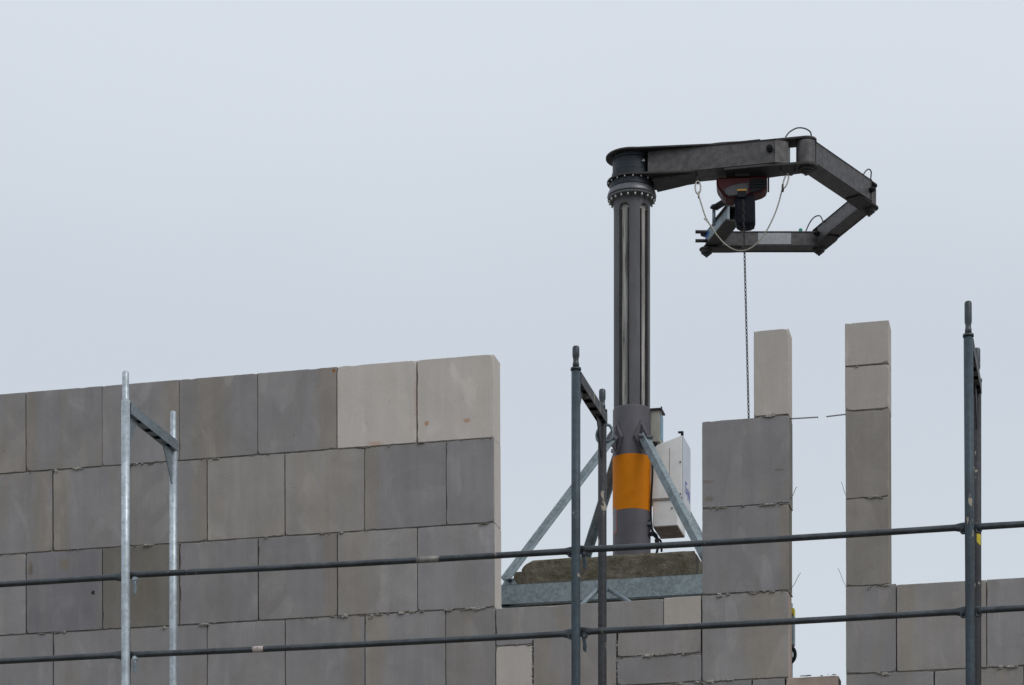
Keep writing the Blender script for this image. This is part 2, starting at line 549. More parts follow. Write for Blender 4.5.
M['teal'] = simple('teal_cap', (0.02, 0.26, 0.22), 0.5)
M['tie'] = simple('wire_tie', (0.10, 0.09, 0.085), 0.5, 0.6, 0.2, 100)
M['tape_red'] = simple('red_white_tape', (0.50, 0.42, 0.40), 0.5, 0, 0.5, 90)
M['tape_silver'] = simple('silver_tape', (0.24, 0.235, 0.21), 0.5, 0.3, 0.3, 22, 0, (0.12, 0.125, 0.125), (0.52, 0.62))
M['steel_board'] = simple('deck_boards', (0.25, 0.20, 0.14), 0.8, 0, 0.3, 10)
M['ground'] = simple('ground_gravel', (0.105, 0.095, 0.08), 0.95, 0, 0.3, 0.8, 0.2)
M['floor'] = simple('floor_concrete', (0.30, 0.29, 0.28), 0.9, 0, 0.15, 2, 0.1)


def concrete_moss():
    m, t, b = new_mat('mossy_concrete')
    g = G(t)
    v = g.rand_vec()
    n1 = g.noise(g.rand_vec((1, 1, 1.8)), 7, 8, 0.8, 0.0); n2 = g.noise(v, 26, 6, 0.75)
    c = g.mix(g.ramp(n2, 0.35, 0.65), (0.110, 0.096, 0.068), (0.20, 0.18, 0.14))
    c = g.mix(g.ramp(n1, 0.40, 0.66, 0, 0.85), c, (0.066, 0.058, 0.028))
    c = g.mix(g.ramp(g.noise(v, 70, 4, 0.7), 0.58, 0.68, 0, 0.8), c, (0.045, 0.035, 0.022))
    g.link(c, b.inputs['Base Color'])
    b.inputs['Roughness'].default_value = 0.95
    g.bump(g.noise(v, 45, 6, 0.7), b, 0.8, 0.01)
    return m


M['moss'] = concrete_moss()

# ------------------------------------------------------------------ ground
g_ = MB()
g_.add([(-600, -600, 0), (600, -600, 0), (600, 600, 0), (-600, 600, 0)], [[0, 1, 2, 3]])
tag(g_.build('ground', M['ground']), kind='structure')

# ------------------------------------------------------------------ block wall
WD = 14.47
T = 0.175
ZT, Z1, Z2, Z3, Z4, Z5 = 6.474, 5.976, 5.476, 4.976, 4.476, 3.976
wall = empty('block_wall', Vector((0, WD, 0)), ROT)
tag(wall, 'unfinished wall of large grey and cream blocks with a tall gap and two lone piers', 'wall')


def ws(px, D0=WD):
    t = (px - 512) / F
    return D0 * t / (math.cos(TH) + t * math.sin(TH))


def wpt(s, n, z, D0=WD):
    return Vector((0, D0, 0)) + U * s + N * n + Z * z


def block(s0, s1, z0, z1, mat='block', tone=1.0, warm=0.0, band=9.0, bandw=0.0001, label=None, endmat=None, gap=0.0034, chip=1.0, chips=()):
    wd = s1 - s0 - gap * random.choice((0.35, 0.5, 0.9, 1.5, 2.0)); ht = z1 - z0 - gap * 2
    hx, hz = wd / 2, ht / 2
    step = 0.014
    def side(n_): return max(3, int(n_ / step))
    pts = []
    nx, nz = side(wd), side(ht)
    for i in range(nx): pts.append((-hx + wd * i / nx, -hz, 0, 1))
    for i in range(nz): pts.append((hx, -hz + ht * i / nz, -1, 0))
    for i in range(nx): pts.append((hx - wd * i / nx, hz, 0, -1))
    for i in range(nz): pts.append((-hx, hz - ht * i / nz, 1, 0))
    sd = random.random() * 100
    cl = [(random.choice((-1, 1)) * hx * random.uniform(0.6, 1), random.choice((-1, 1)) * hz, random.uniform(0.006, 0.013)) for _ in range(random.choice((0, 1, 1, 2)))] + [(a_ * hx, b_ * hz, random.uniform(.005, .022)) for a_ in (-1, 1) for b_ in (-1, 1) if random.random() < .6]
    cl += list(chips)
    front, edge = [], []
    for (x, z, ix, iz) in pts:
        k = abs(noise.noise(Vector((x * 30 + sd, z * 30, 0)))) * 0.0024 + max(0, noise.noise(Vector((x * 9 + sd, z * 9, 5))) - 0.28) * 0.017
        for (cx_, cz_, r_) in cl:
            d_ = math.hypot(x - cx_, z - cz_)
            if d_ < r_ * 1.8: k += r_ * 0.6 * (1 - d_ / (r_ * 1.8))
        k *= chip
        corner = abs(abs(x) - hx) < 1e-6 and abs(abs(z) - hz) < 1e-6
        sx_, sz_ = (ix, iz)
        if corner:
            sx_, sz_ = (-math.copysign(1, x), -math.copysign(1, z))
        e = k * 0.55
        edge.append((x + sx_ * e, z + sz_ * e))
        fz = k + 0.0022
        front.append((x + sx_ * fz, z + sz_ * fz))
    n_ = len(pts)
    yf = -T / 2; 
    vv = [(x, yf, z) for x, z in front] + [(x, yf + 0.004, z) for x, z in edge] + [(p[0], yf + 0.012, p[1]) for p in pts] + [(p[0], T / 2, p[1]) for p in pts]
    ff = [list(range(n_))]
    for ring in range(3):
        for i in range(n_):
            j = (i + 1) % n_
            a = ring * n_
            ff.append([a + i, a + n_ + i, a + n_ + j, a + j])
    ff.append([3 * n_ + i for i in range(n_)][::-1])
    me = bpy.data.meshes.new('block')
    me.from_pydata(vv, [], ff)
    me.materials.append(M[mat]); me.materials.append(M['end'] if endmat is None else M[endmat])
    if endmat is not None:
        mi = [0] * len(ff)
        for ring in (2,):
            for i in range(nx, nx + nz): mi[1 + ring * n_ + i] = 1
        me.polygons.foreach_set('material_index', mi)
    me.update()
    o = bpy.data.objects.new('block', me)
    COL.objects.link(o)
    o.parent = wall
    o.location = ((s0 + s1) / 2, T / 2 + random.uniform(-0.0012, 0.0012), (z0 + z1) / 2)
    o.rotation_euler = (random.uniform(-.0015, .0015), random.uniform(-.0008, .0008), random.uniform(-.002, .002))
    o['tone'] = tone; o['warm'] = warm; o['band'] = band; o['bandw'] = bandw
    if label: o['label'] = label
    return o


def P(x0, x1, z0, z1, *a, **k):
    return block(ws(x0), ws(x1), z0, z1, *a, **k)


BW = 0.4965
def course(edges, z0, z1, specs, left=2, **kw):
    """edges = photo columns of the joints; specs = per-block keyword dicts"""
    ss = [ws(e) for e in edges]
    for i in range(left):
        block(ss[0] - BW * (i + 1), ss[0] - BW * i, z0, z1, tone=random.uniform(.9, 1.05))
    for i in range(len(ss) - 1):
        block(ss[i], ss[i + 1], z0, z1, **specs[i])


L_ = ws(-50.3)
course([-50.5, 26.7, 102.7, 179.8, 258.2, 337.4, 417.4, 494.6], Z1, ZT, [
    dict(tone=.96, warm=.1), dict(tone=.90, warm=-.1, band=-.23, bandw=.07), dict(tone=.95, band=.22, bandw=.10),
    dict(tone=.93, warm=.1, band=-.05, bandw=.2), dict(tone=.96, band=.21, bandw=.14, mat='block_rust'),
    dict(mat='pale_edge', tone=1.0, label='clean cream block in the top course'),
    dict(mat='pale_orange', tone=.98, endmat='pale', label='clean cream block with two orange smears at the wall end')])
course([-26, 53.2, 130, 207.2, 285.4, 364.9, 446.6, 494.6], Z2, Z1, [
    dict(tone=.97, band=.2, bandw=.1), dict(tone=.96, band=-.22, bandw=.13), dict(tone=.93, band=.24, bandw=.13),
    dict(tone=1.12, warm=.7), dict(tone=1.10, warm=.6), dict(tone=.90, warm=-.2, band=-.23, bandw=.10), dict(tone=.96, warm=-.2, endmat='pale')])
course([-50.5, 26.3, 102.7, 179.6, 258.4, 337.5, 417.8, 494.8], Z3, Z2, [
    dict(tone=.98), dict(tone=.95, mat='block_knot'), dict(tone=.95, mat='block_dirty', warm=.2), dict(tone=.88, warm=-.2),
    dict(tone=.88, band=.22, bandw=.08), dict(tone=1.05, warm=.4), dict(tone=1.0, warm=-.1, endmat='pale')], left=1)
course([-26, 53.0, 130, 207.0, 285.2, 364.7, 445.7, 495.4], Z4, Z3, [
    dict(tone=.97, warm=-.1), dict(tone=.97), dict(tone=.96), dict(tone=.97), dict(tone=.93, band=.2, bandw=.06),
    dict(tone=1.02, band=-.19, bandw=.12), dict(tone=.97, warm=.3)])

# infill under the gap between the long wall and the pier
za, zb, zc_, zd = 4.976, 4.795, 4.645, 4.476
P(495.8, 663.5, zb + 0.001, za - .004, tone=1.02, warm=.3)
P(663.5, 701.2, zb + 0.003, za + .002, mat='pale', tone=.78, label='small light block at the foot of the pier')
P(495.8, 532.6, 4.745, zb - .001, tone=.95)
P(495.8, 532.2, zd, 4.745, mat='pale', tone=.92, label='cream half block low in the infill')
P(532.8, 616.6, zd, zb - .001, tone=.98, warm=.2, band=-.2, bandw=.08)
P(616.9, 701.2, 4.643, zb, tone=1.0, warm=.4)
P(616.9, 701.2, zd, 4.641, tone=.93, warm=-.1)

# first pier
P(702.3, 789.8, Z2, Z1 + .007, mat='block_marks', tone=.90, warm=-.2, endmat='block_dirty', label='grey block with round rubbed marks along its foot',
  chips=((-.247, .247, .012), (.247, .247, .012)))
P(702.0, 789.2, Z3, Z2, tone=.88, warm=-.3, band=.24, bandw=.06, endmat='block_dirty')
P(701.6, 788.6, Z4, Z3, tone=1.04, warm=.1, band=.12, bandw=.22, endmat='pink')
P(754.2, 789.6, Z1 + .008, ZT + .008, mat='pale', tone=.86, label='narrow cream block standing on the grey pier', endmat='pale', chips=((.105, .247, .02),))
# second pier
P(845.6, 889.8, 6.232, ZT + .008, mat='pale', tone=.80, label='upper of two cream half blocks on the slim pier', endmat='pale')
P(845.6, 889.8, Z1, 6.230, mat='pale', tone=.76, label='lower of two cream half blocks on the slim pier', endmat='pale')
P(845.6, 889.8, Z2, Z1, tone=.98, warm=.9, endmat='block_dirty')
P(845.6, 889.8, Z3, Z2, tone=.98, warm=.9, endmat='block_dirty')
P(845.4, 896.3, Z4, Z3, tone=.98, warm=-.1)
P(896.6, 986.4, Z4, Z3, tone=1.05, warm=.35, band=-.2, bandw=.10)
s_ = ws(986.4)
for i in range(4):
    block(s_ + BW * i + .001, s_ + BW * (i + 1), Z4, Z3, tone=(1.0, .95, 1.02, .97)[i])
# course under that
course([-50.5, 26.3, 102.7, 179.6, 258.4, 337.5, 417.8, 495.4, 575.0, 655.0, 702.0, 751.8, 784.8], Z5, Z4,
       [dict(tone=random.uniform(.9, 1.04), warm=random.uniform(-.2, .3)) for _ in range(12)], left=1)
P(785.2, 838.6, Z5, Z4 + .002, mat='pink', tone=1.0, endmat='block_dirty', label='pinkish block with crumbly mortar on top in the gap')
P(845.4, 934.0, Z5, Z4, tone=.95)
P(934.3, 1023.5, Z5, Z4, tone=1.02, warm=.3)
s_ = ws(1023.6)
for i in range(3):
    block(s_ + BW * i + .001, s_ + BW * (i + 1), Z5, Z4, mat='pink' if i == 0 else 'block', tone=1.0)
lw = MB()
lw.box(wpt((ws(-210) + ws(1300)) / 2, T / 2, (Z5 - .003) / 2), U * (ws(1300) - ws(-210)) / 2, N * T / 2, Z * (Z5 - .003) / 2)
o = lw.build('wall_base', M['block'], wall)
o['tone'] = 1.0; o['warm'] = 0.0; o['band'] = 99.0; o['bandw'] = 0.0001


def bed(s0, s1, z, dens=34, drips=(), top=False):
    """thin mortar bed, recessed behind the face, with squeezed-out crumbs"""
    mb = MB()
    if not top:
        nseg = max(4, int((s1 - s0) / 0.03))
        vv = []
        for i in range(nseg + 1):
            s = s0 + (s1 - s0) * i / nseg
            dy = 0.009 + 0.006 * noise.noise(Vector((s * 14, z * 7, 1)))
            vv += [wpt(s, dy, z - .0028), wpt(s, dy, z + .0028), wpt(s, T - .01, z + .0028), wpt(s, T - .01, z - .0028)]
        ff = []
        for i in range(nseg):
            for k in range(4):
                a = i * 4 + k; b_ = i * 4 + (k + 1) % 4
                ff.append([a, b_, b_ + 4, a + 4])
        ff += [[0, 3, 2, 1], [nseg * 4 + k for k in range(4)]]
        mb.add(vv, ff)
    s = s0 + random.random() * .05
    while s < s1 - .01:
        if noise.noise(Vector((s * 3.1, z * 9, 3))) > 0.02:
            r = random.uniform(.0018, .0050) * random.choice((.5, .8, 1, 1, 1.5, 2.4))
            mb.blob(wpt(s, -.001, z + random.uniform(-.006, .003)), r * random.uniform(1.0, 4), .005 + r * .6, r * random.uniform(.6, 1.2), 2, .55)
        s += random.expovariate(dens)
    for (px, dz, rx, rz) in drips:
        for q in range(5):
            mb.blob(wpt(ws(px) + random.uniform(-.7, .7) * rx, -.001, z - dz * random.random()), rx * random.uniform(.35, .8), .009, rz * random.uniform(.4, .8), 2, .5)
    return mb.build('mortar_joint', M['mortar'], wall)


xl = ws(-120)
bed(xl, ws(494), Z1, 22, drips=((57, .012, .010, .012), (131, .004, .014, .003), (152, .002, .018, .003), (421, .002, .02, .003), (390, .006, .006, .006)))
bed(xl, ws(494), Z2, 22, drips=((267, .003, .012, .008), (342, .004, .016, .008), (322, .002, .010, .006), (486, .008, .03, .004)))
bed(xl, ws(495), Z3, 24, drips=((371.5, .03, .013, .016), (165.5, .012, .012, .012), (447, .006, .01, .006), (388, .003, .01, .004)))
bed(ws(702.5), ws(790), Z2, 60, drips=((718, .010, .009, .008), (743, .006, .008, .005), (782, .004, .010, .004)))
bed(ws(702.2), ws(789.6), Z3, 45, drips=((721, .016, .018, .010), (728, .01, .010, .008), (772, .006, .012, .005)))
bed(ws(754.5), ws(789), Z1 + .0075, 40)
bed(ws(846), ws(889.5), 6.231, 40, drips=((858, .006, .010, .005),))
bed(ws(846), ws(889.5), Z1, 50)
bed(ws(846), ws(889.5), Z2, 50)
bed(ws(846), ws(896), Z3, 50, drips=((869, .02, .004, .012), (880, .002, .012, .003)))
bed(ws(846), ws(1100), Z4, 26, drips=((886, .012, .024, .012), (878, .006, .02, .006)))
bed(ws(532), ws(789), Z4, 40)
bed(ws(617), ws(701), 4.642, 40)
bed(ws(496), ws(532), 4.745, 60, drips=((517, -.006, .004, .008),))
bed(ws(786), ws(837), Z4 + .004, 60, drips=((806, -.002, .03, .004),), top=True)
# crumbs in the open butt joint
mb = MB()
for q in range(16):
    mb.blob(wpt(ws(616.7) + random.uniform(-.003, .003), .001, random.uniform(4.5, 4.78)), .004, .004, random.uniform(.003, .009), 1)
for q in range(14):
    mb.blob(wpt(ws(532.5) + random.uniform(-.003, .003), .001, random.uniform(4.49, 4.78)), .004, .004, random.uniform(.003, .010), 1)
mb.build('mortar_joint', M['mortar'], wall)

# wall ties: one perforated strap each side, thin wires lower down
def tie(a, b, r, n=6):
    mb = MB()
    d = b - a
    path = [a + d * (i / n) + Z * (0.004 * math.sin(i * 1.7)) for i in range(n + 1)]
    mb.sweep(path, r, 6)
    return mb.build('wall_tie', M['tie'], wall)


def strap(px0, py0, px1, py1):
    a = ppt(px0, py0, WD + .07); b = ppt(px1, py1, WD + .07)
    mb = MB()
    d = (b - a); L = d.length; d.normalize()
    nh = int(L / 0.009)
    for i in range(nh):   # twisted wire strap reads as a row of beads
        c = a + d * (L * (i + .5) / nh)
        mb.box(c, d * .0032, N * .008, Z * .0022, .0008)
    mb.sweep([a, b], .0013, 6)
    return mb.build('wall_tie', M['tie'], wall)


strap(788, 419.6, 819, 417.9)
strap(827, 417.4, 848, 415.0)
tie(ppt(790, 502, WD + .07), ppt(797.5, 487, WD + .07), .0016)
tie(ppt(789.5, 593, WD + .07), ppt(801, 573, WD + .07), .0016)
tie(ppt(847, 499, WD + .07), ppt(841.6, 482, WD + .07), .0012)
tie(ppt(847, 590, WD + .07), ppt(838, 568.5, WD + .07), .0012)

# ------------------------------------------------------------------ floor slab inside the house
fs = MB()
fs.box(wpt(1.2, 4.7, 3.85), U * 6.0, N * 4.5, Z * .12, .005)
fo = fs.build('floor_slab', M['floor'], origin=wpt(1.2, 4.7, 3.73))
tag(fo, 'grey concrete floor slab behind the block wall', 'floor', kind='structure')
for k, (ss_, nn_) in enumerate(((-4.7, 9.1), (7.1, 9.1), (1.2, 9.1))):
    pb = MB()
    pb.box(wpt(ss_, nn_, 1.864), U * .15, N * .15, Z * 1.864, .01)
    tag(pb.build('concrete_post', M['floor'], origin=wpt(ss_, nn_, 0)), ('concrete post under the rear left corner of the floor slab', 'concrete post under the rear right corner of the floor slab', 'concrete post under the middle of the rear slab edge')[k], 'post', 'posts under the floor slab')

# ------------------------------------------------------------------ scaffold
SD = 13.22
scaf = empty('scaffold', wpt(0, 0, 0, SD), ROT)
tag(scaf, 'tube scaffold with three upright frames and two guard rails before the block wall', 'scaffold')
DECK = 3.95
TOPZ = 5.95


def sp(s, n, z): return wpt(s, n, z, SD)


def standard(fr, s, n, mat, spig=0.175, lean=0.0, bright=False, TOPZ=5.95):
    mb = MB()
    def q(z): return sp(s + lean * (z - 4.0), n, z)
    mb.sweep([q(.06), q(2), q(4), q(5), q(TOPZ)], .02415, 24)
    mb.sweep([q(.01), q(.07)], [.06, .06], 4)
    o = mb.build('standard', M[mat], fr)
    k = MB()
    if not bright:
        k.sweep([q(TOPZ - .008), q(TOPZ + .005)], .0285, 24)
        k.sweep([q(TOPZ + .004), q(TOPZ + .03), q(TOPZ + .038), q(TOPZ + .055), q(TOPZ + .068), q(TOPZ + spig - .012), q(TOPZ + spig - .003), q(TOPZ + spig)],
                [.0175, .0175, .0150, .0150, .019, .019, .0165, .012], 20)
    else:
        k.sweep([q(TOPZ - .002), q(TOPZ + .006), q(TOPZ + spig - .012), q(TOPZ + spig - .003), q(TOPZ + spig)], [.0225, .019, .019, .0165, .012], 20)
    k.build('spigot', M['galv_bright' if bright else 'rail'], fr)
    return o


def frame(px, mats, bright=False, lean=0.0, label=None, TOPZ=5.95, spig=.175, rings=False):
    s = ws(px, SD)
    fr = child_empty('scaffold_frame', scaf, sp(s, 0, 0), ROT)
    if label: fr['label'] = label
    DPT = .735
    standard(fr, s, 0, mats[0], lean=lean, bright=bright, TOPZ=TOPZ, spig=spig)
    standard(fr, s, DPT, mats[1], bright=bright, TOPZ=TOPZ, spig=spig)
    # transom: a U profile, open below, with punched tabs
    mb = MB()
    zt = TOPZ - .022
    a0, a1 = .020, DPT + .024
    hw = .0235
    s_l = s + lean * 1.9
    def c(n_, z, ds): return sp(s_l * (1 - n_ / DPT) + s * n_ / DPT + ds, n_, z)
    for ds in (-hw, hw):
        mb.prism([c(a0, zt + .012, ds - .0015), c(a0, zt - .048, ds - .0015), c(a1, zt - .048, ds - .0015), c(a1, zt + .012, ds - .0015)], U * .003)
    mb.prism([c(a0, zt + .010, -hw), c(a1, zt + .010, -hw), c(a1, zt + .010, hw), c(a0, zt + .010, hw)], Z * .003)
    # lips along the underside, with openings between
    for n0, n1 in ((a0, .14), (.20, .30), (.36, .44), (.50, .60), (.66, a1)):
        mb.prism([c(n0, zt - .048, -hw + .002), c(n1, zt - .048, -hw + .002), c(n1, zt - .048, hw - .002), c(n0, zt - .048, hw - .002)], Z * .002)
    mb.build('transom', M[mats[2]], fr)
    for (n0, sg) in ((.026, 1), (DPT - .026, -1)):
        g2 = MB()
        g2.prism([c(n0, zt - .050, -.003), c(n0 + sg * .155, zt - .050, -.003), c(n0 + sg * .12, zt - .085, -.003), c(n0, zt - .25, -.003)], U * .006)
        g2.build('gusset', M[mats[2]], fr)
    # eyelets for the guard-rail pins on the rear standard
    if rings:
        e = MB()
        e.torus(sp(s + .030, DPT, zt - .105), U, Z, .028, .046, .0085, 20, 6)
        e.torus(sp(s - .014, DPT, zt - .115), U, Z, .018, .036, .0085, 20, 6)
        e.build('eyelet', M['galv_dull'], fr)
    # decks at two lifts
    return fr, s


fr1, s1 = frame(126, ('galv_bright', 'galv_bright', 'galv_dull'), True, spig=.162, label='bright galvanised scaffold frame on the left')
fr2, s2 = frame(576.3, ('tube_blue', 'tube_dark', 'tube_dark'), False, TOPZ=5.932, spig=.122, rings=True, label='dark scaffold frame with cement spots beside the crane')
fr3, s3 = frame(971, ('tube_blue', 'tube_dark', 'tube_dark'), False, lean=-.006, label='dark blue scaffold frame on the right')
s0 = s1 - 2.57
s4 = s3 + 2.57
# boards of two lifts (below the picture) - they carry the frames' feet-level bracing
for zz in (1.95, 3.95):
    for a, b in ((s0, s1), (s1, s2), (s2, s3), (s3, s4)):
        for k in range(2):
            mb = MB()
            n0 = .09 + k * .30
            mb.box((sp(a, 0, 0) + sp(b, 0, 0)) / 2 + N * (n0 + .13) + Z * (zz + .022 - 0), U * ((b - a) / 2 - .03), N * .14, Z * .022, .004)
            mb.build('deck_board', M['steel_board'], scaf)
    for s in (s1, s2, s3):
        mb = MB()
        mb.beam(sp(s + .03, -.01, zz - .03), sp(s + .03, .745, zz - .03), .02, .05)
        mb.build('deck_bearer', M['galv_dull'], scaf)


def rail(ends, label=None, sag=.004, tapes=()):
    """ends = ((px,py),(px,py)) of the tube's centre line; the last 4 cm are squashed flat and pinned behind the standard"""
    D0 = SD + .050
    a = ppt(*ends[0], D0); b = ppt(*ends[1], D0)
    d = (b - a).normalized(); L = (b - a).length
    path, fl = [], []
    for x, ra, rb in ((0, .006, .026), (.035, .006, .026), (.06, .011, .023), (.085, .0165, .0175)):
        path.append(a + d * x); fl.append((ra, rb))
    for i in range(1, 12):
        f = i / 12
        path.append(a + d * (.1 + (L - .2) * f) - Z * sag * 4 * f * (1 - f)); fl.append((.0168, .0168))
    for x, ra, rb in ((.085, .0165, .0175), (.06, .011, .023), (.035, .006, .026), (0, .006, .026)):
        path.append(b - d * x); fl.append((ra, rb))
    mb = MB()
    mb.sweep(path, 0, 20, flat=fl)
    o = mb.build('guard_rail', M['rail'], scaf)
    if label: o['label'] = label
    for (p0, p1, mt) in tapes:
        q = MB()
        f0 = (ppt(p0, 0, D0) - a).dot(U) / (b - a).dot(U); f1 = (ppt(p1, 0, D0) - a).dot(U) / (b - a).dot(U)
        def at(f): return a + (b - a) * f - Z * sag * 4 * ((f * L - .1) / (L - .2)) * (1 - (f * L - .1) / (L - .2))
        q.sweep([at(f0), at((f0 + f1) / 2), at(f1)], .0176, 20)
        q.build('tape', M[mt], o)
    return o


def pin(s, z, sg=1, n=.05, bright=True):
    """hinged locking tab under a rail end"""
    k = child_empty('locking_tab', scaf, sp(s, n, z), ROT)
    mb = MB()
    mb.box(sp(s + sg * .037, n - .012, z - .030), U * .010, N * .006, Z * .020, .004)
    mb.sweep([sp(s + sg * .040, n - .030, z - .026), sp(s + sg * .040, n + .012, z - .026)], .0085, 10)
    mb.build('pin', M['galv_bright' if bright else 'rail'], k)
    m2 = MB()
    m2.prism([sp(s + sg * .030, n - .02, z - .045), sp(s + sg * .046, n - .02, z - .045), sp(s + sg * .052, n - .02, z - .075),
              sp(s + sg * .048, n - .02, z - .112), sp(s + sg * .032, n - .02, z - .100)], N * .012, bev=.002)
    m2.build('tab', M['galv_dull' if bright else 'tube_blue'], k)
    return k


def rail_x(px): return px
upL = rail(((-330, 603.5), (129, 576.3)), 'upper guard rail left of the bright frame')
loL = rail(((-330, 677.0), (129, 654.5)), 'lower guard rail left of the bright frame')
up1 = rail(((121, 575.6), (581, 550.6)), 'upper guard rail between the bright frame and the cement-spotted frame', tapes=((417, 440, 'tape_silver'),))
lo1 = rail(((121, 655.4), (578, 633.2)), 'lower guard rail between the bright frame and the cement-spotted frame', tapes=((253.5, 264, 'tape_red'),))
up2 = rail(((572, 550.4), (972, 526.8)), 'upper guard rail crossing both piers')
lo2 = rail(((576, 632.2), (972, 611.0)), 'lower guard rail crossing both piers')
up3 = rail(((966, 527.6), (1500, 493.0)), 'upper guard rail at the right edge')
lo3 = rail(((966, 611.2), (1500, 578.0)), 'lower guard rail at the right edge')
zu, zl = 4.985, 4.535
for s, br in ((s1, True), (s2, False), (s3, False)):
    px_ = {s1: 126, s2: 576.3, s3: 971}[s]
    for yy in ((576.0, 550.6, 527.2)[(s1, s2, s3).index(s)], (655.0, 632.6, 611.1)[(s1, s2, s3).index(s)]):
        z = ppt(px_, yy, SD + .05).z
        if s != s3:
            pin(s, z, 1, bright=br)
        pb = MB()
        pb.sweep([sp(s, .02, z + .012), sp(s, .055, z + .012)], .008, 10)
        for sg in ((-1, 1) if s != s1 else (1,)):
            pb.torus(sp(s + sg * .038, .045, z - .018), U, Z, .013, .013, .006, 14, 6)
        pb.build('rail_pin', M['galv_bright' if br else 'rail'], scaf)
# yellow tape flake on the rear standard of the right frame
yt = MB()
zy0, zy1 = ppt(977, 545, SD + .73).z, ppt(977, 533, SD + .73).z
c0 = sp(s3, .735, 0)
vv = []; nseg = 8
for i in range(nseg + 1):
    a = R(-135 + 58 * i / nseg)
    for z in (zy0 + .020 * (i / nseg) ** 2, (zy0 + zy1) / 2, zy1 - .008 * (1 - i / nseg)):
        vv.append(c0 + Vector((-math.cos(a), math.sin(a), 0)) * .0252 + Z * z)
ff = []
for i in range(nseg):
    for j in range(2):
        ff.append([i * 3 + j, (i + 1) * 3 + j, (i + 1) * 3 + j + 1, i * 3 + j + 1])
yt.add(vv, ff)
yt.build('tape', M['yellow_tape'], fr3)

# ------------------------------------------------------------------ crane
CX, CY = .8305, 17.0
CB = 3.97
crane = empty('mini_crane', Vector((CX, CY, CB)), ROT)
tag(crane, 'dark slewing column crane with folded jib and orange band on braced galvanised base', 'crane')
CC = Vector((CX, CY, 0))


def cl(u, n, z): return CC + U * u + N * n + Z * z


# column with long recessed slots
def column():
    rc, seg = .1265, 180
    z0, z1 = 6.80, 8.36
    s0_, s1_ = 6.70, 8.31
    zs = [6.70, 7.2, 7.7, 8.1, 8.20]
    k = 8.20
    while k < 8.36: k += .008; zs.append(k)
    centers = [-90 - 29 + 72 * i for i in range(5)]
    hw_ = 17.0
    vv, ff, mi = [], [], []
    def inside(adeg, z):
        for c_ in centers:
            d = abs((adeg - c_ + 180) % 360 - 180)
            if d <= hw_:
                # round top end
                x = d / hw_
                lim = s1_ - .034 * (1 - math.sqrt(max(0, 1 - x * x)))
                return z <= lim
        return False
    for z in zs:
        for i in range(seg):
            ad = 360.0 * i / seg
            r = rc - (.019 if inside(ad, z) else 0)
            vv.append(CC + Vector((math.cos(R(ad)) * r, math.sin(R(ad)) * r, z)))
    for j in range(len(zs) - 1):
        for i in range(seg):
            i2 = (i + 1) % seg
            ff.append([j * seg + i, j * seg + i2, (j + 1) * seg + i2, (j + 1) * seg + i])
            a1 = inside(360.0 * i / seg, zs[j]) and inside(360.0 * i2 / seg, zs[j]) and inside(360.0 * i / seg, zs[j + 1])
            mi.append(1 if a1 else 0)
    mb = MB()
    for f, m_ in zip(ff, mi):
        pass
    b = len(mb.v)
    mb.v += vv
    mb.f += ff; mb.m += mi; mb.sm += [False] * len(ff)
    return mb.build('column', [M['column_steel'], M['slot']], crane)


column()
for c_a in [-90 - 29 + 72 * i for i in range(5)]:
    for sg_ in (-1, 1):
        a_ = R(c_a + sg_ * 13.2)
        p_ = CC + Vector((math.cos(a_), math.sin(a_), 0)) * .1125
        q_ = Vector((math.cos(a_), math.sin(a_), 0)); t_ = Vector((-q_.y, q_.x, 0))
        mb = MB(); mb.box(p_ + Z * (6.8 + 8.275) / 2, t_ * .0028, q_ * .0085, Z * (8.275 - 6.8) / 2, .001)
        mb.build('guide_rib', M['crane_dark'], crane)
mb = MB()
mb.lathe(CC, [(.131, 5.30), (.131, 6.915), (.128, 6.922), (.122, 6.922)], 64)
mb.build('sleeve', M['sleeve'], crane)
zo0, zo1 = pt(632, 508, 16.865).z, pt(632, 453, 16.865).z
mb = MB()
seg = 64
mb.lathe(CC, [(.1322, zo0), (.1322, zo1)], 64)
mb.build('orange_band', M['orange'], crane)
# faded sticker on the sleeve's left side
def arc_patch(r, a0, a1, z0, z1, n=8):
    vv = []
    for i in range(n + 1):
        a = R(a0 + (a1 - a0) * i / n)
        vv += [CC + Vector((math.cos(a) * r, math.sin(a) * r, z0)), CC + Vector((math.cos(a) * r, math.sin(a) * r, z1))]
    return vv, [[2 * i, 2 * i + 2, 2 * i + 3, 2 * i + 1] for i in range(n)]
mb = MB(); v_, f_ = arc_patch(.1318, 184, 216, 6.055, 6.235)
mb.add(v_, f_)
st = mb.build('sticker', M['label_red'], crane)
mb = MB(); v_, f_ = arc_patch(.1324, 186.5, 213.5, 6.063, 6.227)
mb.add(v_, f_)
mb.build('sticker_face', M['label_faint'], st)

